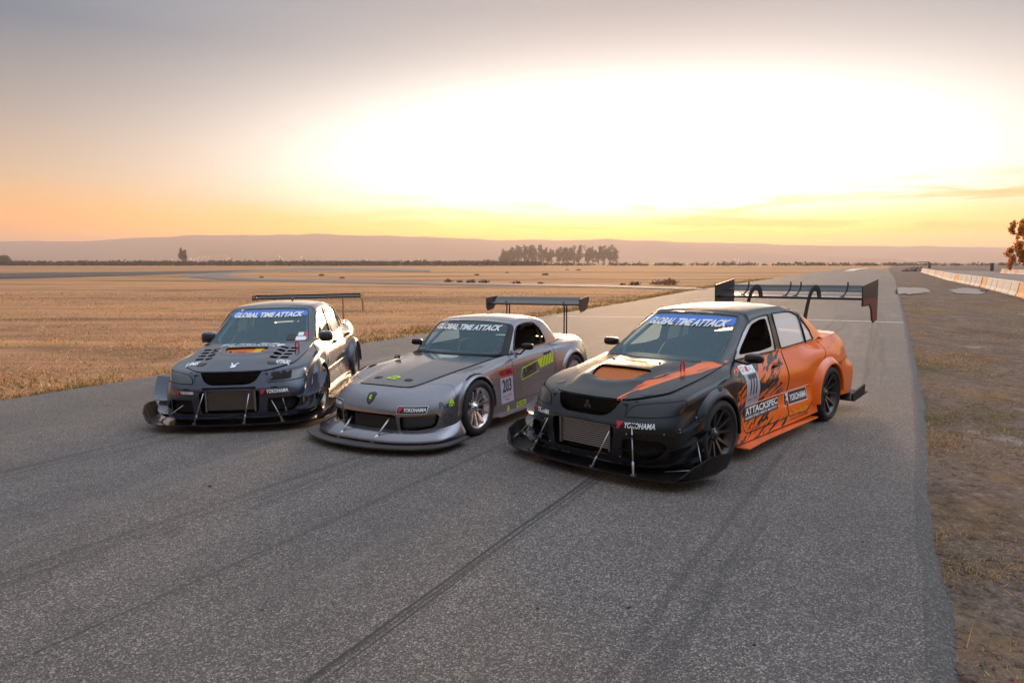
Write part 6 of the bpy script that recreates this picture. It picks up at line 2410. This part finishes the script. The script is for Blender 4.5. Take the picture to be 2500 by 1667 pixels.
def build_roadster():
    root = car_root('race_roadster', 1, 'silver-grey hardtop race roadster number 203 between the two saloons')
    band, gh = roadster_nets()
    B, Gh = Patch(band, step=.018), Patch(gh, step=.018)
    Sx, Tx, s, t = B.s, B.t, Gh.s, Gh.t
    joints, solid = [], []
    YR, ZW = 2.40, .318
    mesh = B.mesh()

    def circ(A, yc, zc, r, lo, hi):
        return np.where((A[:, 3] > Sx(lo)) & (A[:, 3] < Sx(hi)), np.hypot(A[:, 1] - yc, A[:, 2] - zc) - r, 1.0)
    _, mesh = split(mesh, circ(mesh[0], 0, ZW, .345, 5.0, 9))
    _, mesh = split(mesh, circ(mesh[0], YR, ZW, .345, 11.5, 16.3))
    mouth = rpoly([(-.4, Tx(1.98)), (Sx(1.62), Tx(1.98)), (Sx(1.80), Tx(1.85)), (Sx(1.82), Tx(.35)), (-.4, Tx(.30))], .03)
    _, mesh = split(mesh, poly_sdf(mesh[0][:, 3], mesh[0][:, 4], mouth))
    dpoly = rpoly([(Sx(1.98), Tx(1.80)), (Sx(3.75), Tx(1.92)), (Sx(3.95), Tx(1.70)), (Sx(3.7), Tx(.95)), (Sx(1.98), Tx(.45))], .03)
    duct, mesh = split(mesh, poly_sdf(mesh[0][:, 3], mesh[0][:, 4], dpoly))
    nose = [(-.5, 9), (Sx(3.0), Tx(5) + .2), (Sx(4.2), Tx(4.6)), (Sx(5.0), Tx(3.7)), (Sx(5.45), Tx(3.0)), (Sx(5.7), Tx(-1)), (-.5, -1)]
    bmp, mesh, j = panel(mesh, lambda A: poly_sdf(A[:, 3], A[:, 4], nose), .0018)
    joints.append(j)
    door_p = [(.835, .79), (.835, .60), (.845, .24), (1.75, .24), (1.86, .40), (1.905, .62), (1.915, .76), (1.885, .86), (.9, .87)]
    def sd_(A, d):
        return np.where((A[:, 3] > Sx(8.2)) & (A[:, 3] < Sx(14)), d, 1.0)
    door, mesh, j = panel(mesh, lambda A: sd_(A, poly_sdf(A[:, 1], A[:, 2], rpoly(door_p, .06))), .0035)
    joints.append(j)
    skirt, mesh = split(mesh, np.where((mesh[0][:, 3] > Sx(7.5)) & (mesh[0][:, 3] < Sx(14.2)), mesh[0][:, 2] - .215, 1.0))
    solid.append(shell('body_shell', both(mesh), M_s2k, root))
    solid.append(shell('front_bumper', both(bmp), M_s2k, root))
    doors = []
    for q in (door, mirror(door)):
        d_ = shell('door', q, M_s2k, root)
        doors.append(d_)
        solid.append(d_)
    for q in (skirt, mirror(skirt)):
        solid.append(shell('side_skirt', q, M_s2k, root))
    shell('panel_joint', both(merge(*joints)), M_trim, root, -.006)
    for q in (duct, mirror(duct)):
        shell('bumper_duct', q, M_s2khood, root, -.055)
    # hood
    r5 = B.row(5)
    i3 = int(np.argmin(np.abs(B.qs - Sx(3.05))))
    i9 = int(np.argmin(np.abs(B.qs - Sx(9))))
    rear = cr([(0, .60, .79), (.36, .625, .792), (.55, .645, .79), tuple(r5[i9])], 60)
    spine = cr([tuple(r5[0]), (0, -.4, .675), (0, 0, .737), (0, .35, .776), (0, .60, .79)], 80)
    H = Coons(r5[:i3 + 1], r5[i3:i9 + 1], rear, spine, 36, 64)
    A = H.mesh()
    hm, lip_, j2 = panel(A, lambda q: poly_sdf(q[:, 3], q[:, 4], [(-.5, -.5), (.985, -.5), (.985, 1.5), (-.5, 1.5)]) if False else poly_sdf(q[:, 3], q[:, 4], [(-.5, .006), (.988, .006), (.988, 1.5), (-.5, 1.5)]), .003)
    hood = shell('hood', both(hm), M_s2khood, root, 0, thick=.010)
    solid.append(hood)
    # trunk
    i15 = int(np.argmin(np.abs(B.qs - Sx(14.0))))
    i18 = int(np.argmin(np.abs(B.qs - Sx(17.3))))
    ts = r5[i15:i18 + 1]
    TL = Coons(cr([(0, 2.48, .86), (.4, 2.45, .857), tuple(ts[0])], 40), ts, r5[i18:][::-1], cr([(0, 2.48, .86), (0, 2.8, .865), (0, 3.14, .84)], 30), 26, 30)
    solid.append(shell('trunk_lid', both(TL.mesh()), M_s2k, root))
    # greenhouse
    gm = Gh.mesh()
    ws = rpoly([(-.5, t(.12)), (s(1.94), t(.12)), (s(1.94), t(3.70)), (-.5, t(3.70))], .05)
    screen, gm, j1 = panel(gm, lambda q: poly_sdf(q[:, 3], q[:, 4], ws), .006)
    wp = [(.985, .850), (1.06, .965), (1.17, 1.10), (1.25, 1.14), (1.41, 1.153), (1.61, 1.148), (1.735, 1.062), (1.79, .96), (1.82, .855)]
    def gs(A, d):
        return np.where((A[:, 3] > s(2.6)) & (A[:, 3] < s(7)), d, 1.0)
    win, gm = split(gm, gs(gm[0], poly_sdf(gm[0][:, 1], gm[0][:, 2], rpoly(wp, .04))))
    rs = rpoly([(s(8.05), t(.25)), (s(10) + .5, t(.25)), (s(10) + .5, t(3.2)), (s(8.05), t(3.2))], .05)
    rsc, gm = split(gm, poly_sdf(gm[0][:, 3], gm[0][:, 4], rs))
    # windscreen surround is the body's, the rest is the bolted hardtop
    fr_, top_ = split(gm, poly_sdf(gm[0][:, 3], gm[0][:, 4], [(-.5, -.5), (s(3.05), -.5), (s(3.05), t(3.86)), (-.5, t(3.86))]))
    solid.append(shell('screen_frame', both(fr_), M_black, root))
    hardtop = shell('hardtop', both(top_), M_s2k, root)
    solid.append(hardtop)
    h4 = Gh.row(4)
    q2 = int(np.argmin(np.abs(Gh.qs - s(2.5))))
    q8 = int(np.argmin(np.abs(Gh.qs - s(8))))
    RFs = Coons(h4[:q2 + 1], h4[q2:q8 + 1], h4[q8:][::-1], cr([tuple(h4[0]), (0, 1.28, 1.232), (0, 1.5, 1.248), (0, 1.80, 1.245), tuple(h4[-1])], 60), 40, 50)
    solid.append(shell('roof_skin', both(RFs.mesh()), M_s2k, hardtop))
    wso = shell('windshield', both(screen), M_glass, root, -.004)
    shell('screen_seal', both(j1), M_trim, wso, -.002)
    shell('rear_window', both(rsc), M_glass_dark, root, -.004)
    for sd in (1, -1):
        pts = []
        for (yy_, zz_) in rpoly(wp, .04):
            k = np.argmin(np.hypot(Gh.A[:, 1] - yy_, Gh.A[:, 2] - zz_) + np.where((Gh.A[:, 3] > s(2.6)) & (Gh.A[:, 3] < s(7)), 0, 9))
            pts.append((sd * (Gh.A[k, 0] + .001), yy_, zz_))
        MB().tube(pts + pts[:1], .010, 6, False).build('window_seal', M_trim, root)
    # cowl
    rr = resample(rear, 30)
    gg = resample(Gh.row(0)[:int(np.argmin(np.abs(Gh.qs - s(3)))) + 1], 30)
    V = [tuple(p_) for p_ in rr + np.array([0, -.02, -.012])] + [tuple(p_) for p_ in gg + np.array([0, .03, -.004])]
    V += [(-p_[0], p_[1], p_[2]) for p_ in V]
    F = [(i, i + 1, 31 + i, 30 + i) for i in range(29)] + [(60 + i, 90 + i, 91 + i, 61 + i) for i in range(29)]
    mk('cowl', V, F, M_black, root)
    D = Decals([o for o in solid if o is not None])
    # wheels
    for y in (0, YR):
        for sd in (1, -1):
            wheel(root, (sd * .735, y, .318), sd, .318, .255, 'ten', M_silver, .232)
    for sd in (1, -1):
        liner(root, 0, ZW, .385, .45, .81, sd)
        liner(root, YR, ZW, .385, .45, .82, sd)
        arch_flare(root, D, 0, ZW, .345, .40, .852, sd, M_s2k, -8, 185)
        arch_flare(root, D, YR, ZW, .345, .41, .872, sd, M_s2k, -2, 190)
    MB().box((0, 1.2, .15), (1.35, 3.4, .05)).box((0, 3.0, .30), (1.2, .35, .2)).build('underbody', M_under, root)
    MB().box((0, -.66, .30), (1.2, .04, .36)).build('grille_backing', M_under, root)
    MB().box((.04, -.80, .235), (.62, .05, .17)).build('radiator', simple('radiator_dark', (.03, .028, .027), .6), root)
    # cabin
    MB().box((0, 1.4, .22), (1.4, 1.5, .06)).box((0, .70, .5), (1.35, .05, .55)).box((0, 2.12, .55), (1.3, .05, .56)).build('cabin_floor', M_inter, root)
    MB().hexa([(-.62, .74, .60), (.62, .74, .60), (.62, 1.05, .58), (-.62, 1.05, .58), (-.64, .74, .79), (.64, .74, .79), (.62, 1.02, .80), (-.62, 1.02, .80)]).build('dashboard', M_inter, root)
    for sx_ in (.33, -.33):
        sb = MB()
        sb.hexa([(sx_ - .24, 1.3, .25), (sx_ + .24, 1.3, .25), (sx_ + .24, 1.75, .25), (sx_ - .24, 1.75, .25), (sx_ - .26, 1.3, .40), (sx_ + .26, 1.3, .40), (sx_ + .25, 1.72, .36), (sx_ - .25, 1.72, .36)])
        sb.hexa([(sx_ - .24, 1.66, .34), (sx_ + .24, 1.66, .34), (sx_ + .24, 1.78, .34), (sx_ - .24, 1.78, .34), (sx_ - .20, 1.82, 1.02), (sx_ + .20, 1.82, 1.02), (sx_ + .20, 1.92, 1.02), (sx_ - .20, 1.92, 1.02)])
        sb.build('seat', M_seat, root, .03)
    MB().tube([(.34 + .165 * math.cos(a), 1.16 - .05 * math.sin(a), .80 + .155 * math.sin(a)) for a in np.linspace(0, 2 * math.pi, 25)], .015, 6, False).tube([(.34, 1.16, .80), (.34, 1.0, .74)], .03, 6).build('steering_wheel', M_black, root)
    cg = MB().tube([(-.58, 1.95, .3), (-.58, 1.95, .85), (-.50, 1.93, 1.08), (-.38, 1.92, 1.13), (.38, 1.92, 1.13), (.50, 1.93, 1.08), (.58, 1.95, .85), (.58, 1.95, .3)], .021, 8)
    for sx_ in (1, -1):
        cg.tube([(sx_ * .48, 1.93, 1.09), (sx_ * .50, 1.30, 1.14), (sx_ * .60, .92, .86), (sx_ * .60, .9, .4)], .020, 8)
    cg.tube([(-.5, 1.95, .5), (.4, 1.92, 1.12)], .02, 8)
    cg.build('roll_cage', M_cage, root)
    # front lip and splitter
    sp = [(0, -1.235), (.25, -1.225), (.50, -1.17), (.74, -1.08), (.91, -.95), (.985, -.80), (.985, -.40), (.86, -.33), (.78, -.36), (.7, -.5), (0, -.6)]
    plate('splitter', sp + [(-a, b) for a, b in sp[::-1][1:-1]], .088, .020, simple('splitter_grey', (.05, .045, .045), .5, var=.15), root)
    P0 = cr([(0, -.885, .195), (.42, -.845, .195), (.62, -.75, .195), (.765, -.585, .205), (.81, -.44, .235), (.825, -.36, .26)], 24)
    P1 = cr([(0, -1.09, .105), (.45, -1.05, .105), (.72, -.925, .105), (.88, -.74, .105), (.905, -.52, .105), (.905, -.36, .105)], 24)
    P1b = P1.copy()
    P1b[:, 2] += .028
    n = 24
    V = list(P0) + list(P1b) + list(P1)
    V += [(-p_[0], p_[1], p_[2]) for p_ in V]
    F = []
    for q in (0, 72):
        for i in range(n - 1):
            for a in (0, 24):
                f = (q + a + i, q + a + 24 + i, q + a + 25 + i, q + a + 1 + i)
                F.append(f if q == 0 else f[::-1])
        f = (q + 23, q + 47, q + 71)
        F.append(f)
    lipo = mk('front_lip', V, F, M_s2k, root, False)
    for q in lipo.data.polygons:
        q.use_smooth = True
    for (p0, p1) in (((-.245, -.885, .30), (-.285, -1.06, .095)), ((.295, -.88, .33), (.205, -1.06, .095))):
        rod(root, p0, p1, .011)
    # mirrors
    for sd in (1, -1):
        cxm, cym = (.885, 1.03) if sd > 0 else (.80, .95)
        mirror_cup(root, (sd * cxm, cym, .90), (.085, .06, .042), sd, M_gloss, [(sd * .735, 1.0, .80), (sd * .78, cym, .80), (sd * (cxm - .05), cym + .02, .855), (sd * (cxm - .03), cym + .02, .87)])
    # handles, skirt blade, door strips
    for k, d_ in enumerate(doors):
        sd = 1 if k == 0 else -1
        h = side_hit(D, sd, 1.72, .735)
        MB().tube([(h.x - sd * .002, 1.64, .728), (h.x + sd * .020, 1.66, .735), (h.x + sd * .020, 1.78, .745), (h.x - sd * .002, 1.80, .745)], .012, 8).build('handle', M_black, d_)
        pl_ = [(.78, .36), (.885, .38), (.885, 2.05), (.78, 2.08)]
        plate('skirt_blade', [(sd * a, b) for a, b in (pl_ if sd > 0 else pl_[::-1])], .135, .014, M_s2khood, root)
    # rear wing
    wing_blade('wing_blade', .80, 2.70, 1.305, .28, 21, M_carbon, root)
    for sd in (1, -1):
        ep = [(2.68, 1.40), (2.99, 1.42), (3.0, 1.36), (2.94, 1.28), (2.88, 1.22), (2.72, 1.20), (2.68, 1.25)]
        MB().prism(ep, 0, sd * .80, sd * .81).build('wing_endplate', simple('endplate_brown', (.05, .028, .02), .45), root)
        for yy in (2.80, 2.88):
            MB().tube([(sd * .50, yy - .02, .855), (sd * .50, yy, 1.335)], .010, 6).build('wing_stay', M_black, root)
        MB().box((sd * .50, 2.84, 1.315), (.012, .16, .06)).build('stay_bracket', M_black, root)
    # hood details
    Hh = ((1, 0, 0), (0, 1, 0), (0, 0, -1))
    for sx_ in (-.22, .22):
        D.poly('hood_scoop', [(-.045, -.035), (.035, -.035), (.05, .0), (.045, .03), (-.035, .03), (-.05, 0)], MATS['vent_black'], root, (sx_, -.47, 2), *Hh, .004)
    D.poly('lime_mark', [(-.085, -.04), (.06, -.055), (.085, .03), (.03, .055), (-.04, .045), (-.075, .02)], M_lime, root, (0, -.46, 2), *Hh, .004)
    D.text('lettering', 'Suzie', M_s2khood, root, (0, -.455, 2), *Hh, width=.11, height=.05, bold=.01, off=.006)
    # stain of darker clear coat at the back of the hood
    for sx_ in (-.60,):
        MB().box((sx_, .30, .775), (.09, .012, .02)).tube([(sx_ + .03, .30, .765), (sx_ + .03, .30, .81)], .008, 6).tube([(sx_ - .03, .30, .80), (sx_ + .05, .30, .80)], .006, 6).build('hood_pin', M_black, root)
    # shield badge on the nose
    Nn = ((1, 0, 0), (0, 0, 1), (0, 1, 0))
    D.poly('badge', [(-.055, .05), (0, .06), (.055, .05), (.05, -.01), (.028, -.042), (0, -.062), (-.028, -.042), (-.05, -.01)], M_black_v, root, (0, -2, .505), *Nn, .004)
    D.poly('badge_mark', [(-.022, .030), (.006, .034), (-.002, .010), (.020, .010), (-.006, -.036), (.002, -.008), (-.020, -.004)], M_lime, root, (0, -2, .505), *Nn, .006)
    yoko(D, root, (.52, -2, .412), (1, .0, .0), (0, 0, 1), (0, 1, 0), .28, True, True)
    yoko(D, root, (-.58, -2, .41), (1, .0, .0), (0, 0, 1), (0, 1, 0), .30, True, True)
    C45 = (-.62, .78, 0)
    D.text('lettering', 'Purol', M_black_v, root, (.73 + .62, -.45 - .78, .44), (.78, .62, 0), (0, 0, 1), C45, width=.17, height=.062, bold=.0)
    D.poly('drop_mark', [(.032 * math.cos(a) * (1 if math.sin(a) < .3 else .7), .035 * math.sin(a) * (1 if math.sin(a) < .3 else 1.6)) for a in np.linspace(0, 6.28, 25)[:-1]], M_lime, root, (.73 + .62 + .035, -.45 - .78 + .03, .445), (.78, .62, 0), (0, 0, 1), C45, .003)
    S = ((0, 1, 0), (0, 0, 1), (-1, 0, 0))
    D.rect('number_panel', .30, .31, M_grey_v, root, (2, .665, .41), *S, .003)
    D.rect('number_header', .31, .085, M_redv, root, (2, .665, .613), *S, .003)
    D.text('lettering', 'GLOBAL', M_black_v, root, (2, .665, .625), *S, width=.28, height=.060, bold=.03, off=.006)
    D.text('start_number', '203', M_black_v, root, (2, .665, .465), *S, width=.21, height=.16, bold=.02, off=.006)
    D.text('lettering', 'YOKOHAMA', M_black_v, root, (2, .61, .335), *S, width=.11, height=.018, bold=0)
    D.text('lettering', 'MOTUL', M_redv, root, (2, .73, .34), *S, width=.09, height=.024, bold=.02)
    D.text('lettering', 'ENKEI', M_redv, root, (2, .66, .295), *S, width=.10, height=.022, bold=.02)
    Ud = (0, 1, .13), (0, -.13, 1), (-1, 0, 0)
    D.poly('door_graphic', [(.08, -.055), (.41, -.055), (.42, .075), (.02, .075), (.04, .02)], M_lime, root, (2, 1.43, .60), *Ud, .003)
    for k in range(4):
        D.poly('graphic_slash', [(.10 + k * .075, -.055), (.112 + k * .075, -.055), (.195 + k * .075, .075), (.183 + k * .075, .075)], M_s2khood, root, (2, 1.43, .60), *Ud, .005)
    out_ = [(-.40, -.065), (.03, -.065), (.075, .01), (.04, .085), (-.36, .085), (-.42, .0)]
    inn = [(a * .97, b * .84) for a, b in out_]
    n = len(out_)
    D.lay('graphic_outline', out_ + inn, [(i, (i + 1) % n, n + (i + 1) % n, n + i) for i in range(n)], M_lime, root, (2, 1.42, .585), *Ud, .003)
    D.text('door_lettering', 'UMS', M_black_v, root, (2, 1.25, .59), *Ud, width=.34, height=.085, bold=.03, shear=.25)
    D.text('lettering', 'TUNING', M_black_v, root, (2, 1.24, .525), *Ud, width=.32, height=.035, bold=.02, shear=.25)
    D.rect('skirt_sticker', .23, .055, M_lime, root, (2, .98, .19), (0, 1, .06), (0, -.06, 1), (-1, 0, 0), .003, .2)
    D.text('lettering', 'MOTOREX', M_black_v, root, (2, .98, .19), (0, 1, .06), (0, -.06, 1), (-1, 0, 0), width=.19, height=.035, bold=.02, shear=.2)
    D.poly('skirt_mark', [(-.03, -.035), (.02, -.035), (.035, .0), (0, .045), (-.008, .01), (-.022, .0)], M_lime, root, (2, .66, .185), *S, .003)
    D.rect('quarter_sticker', .10, .075, M_lime, root, (2, 2.02, .40), *S, .003)
    D.text('lettering', 'G', M_redv, root, (2, 2.02, .40), *S, height=.05, bold=.03)
    for (y, z, w, h) in ((2.90, .70, .12, .06), (2.92, .60, .08, .09), (2.93, .47, .08, .12)):
        D.rect('quarter_sticker', w, h, M_lime, root, (2, y, z), *S, .003)
    DW = Decals([wso])
    DW.text('screen_lettering', 'GLOBAL TIME ATTACK', M_white, root, (.0, .5, 1.112), (1, 0, 0), (0, 0, 1), (0, 1, 0), width=1.0, height=.066, bold=.045, shear=.25, off=.006)
    return root


build_gunmetal()
build_roadster()
build_orange()
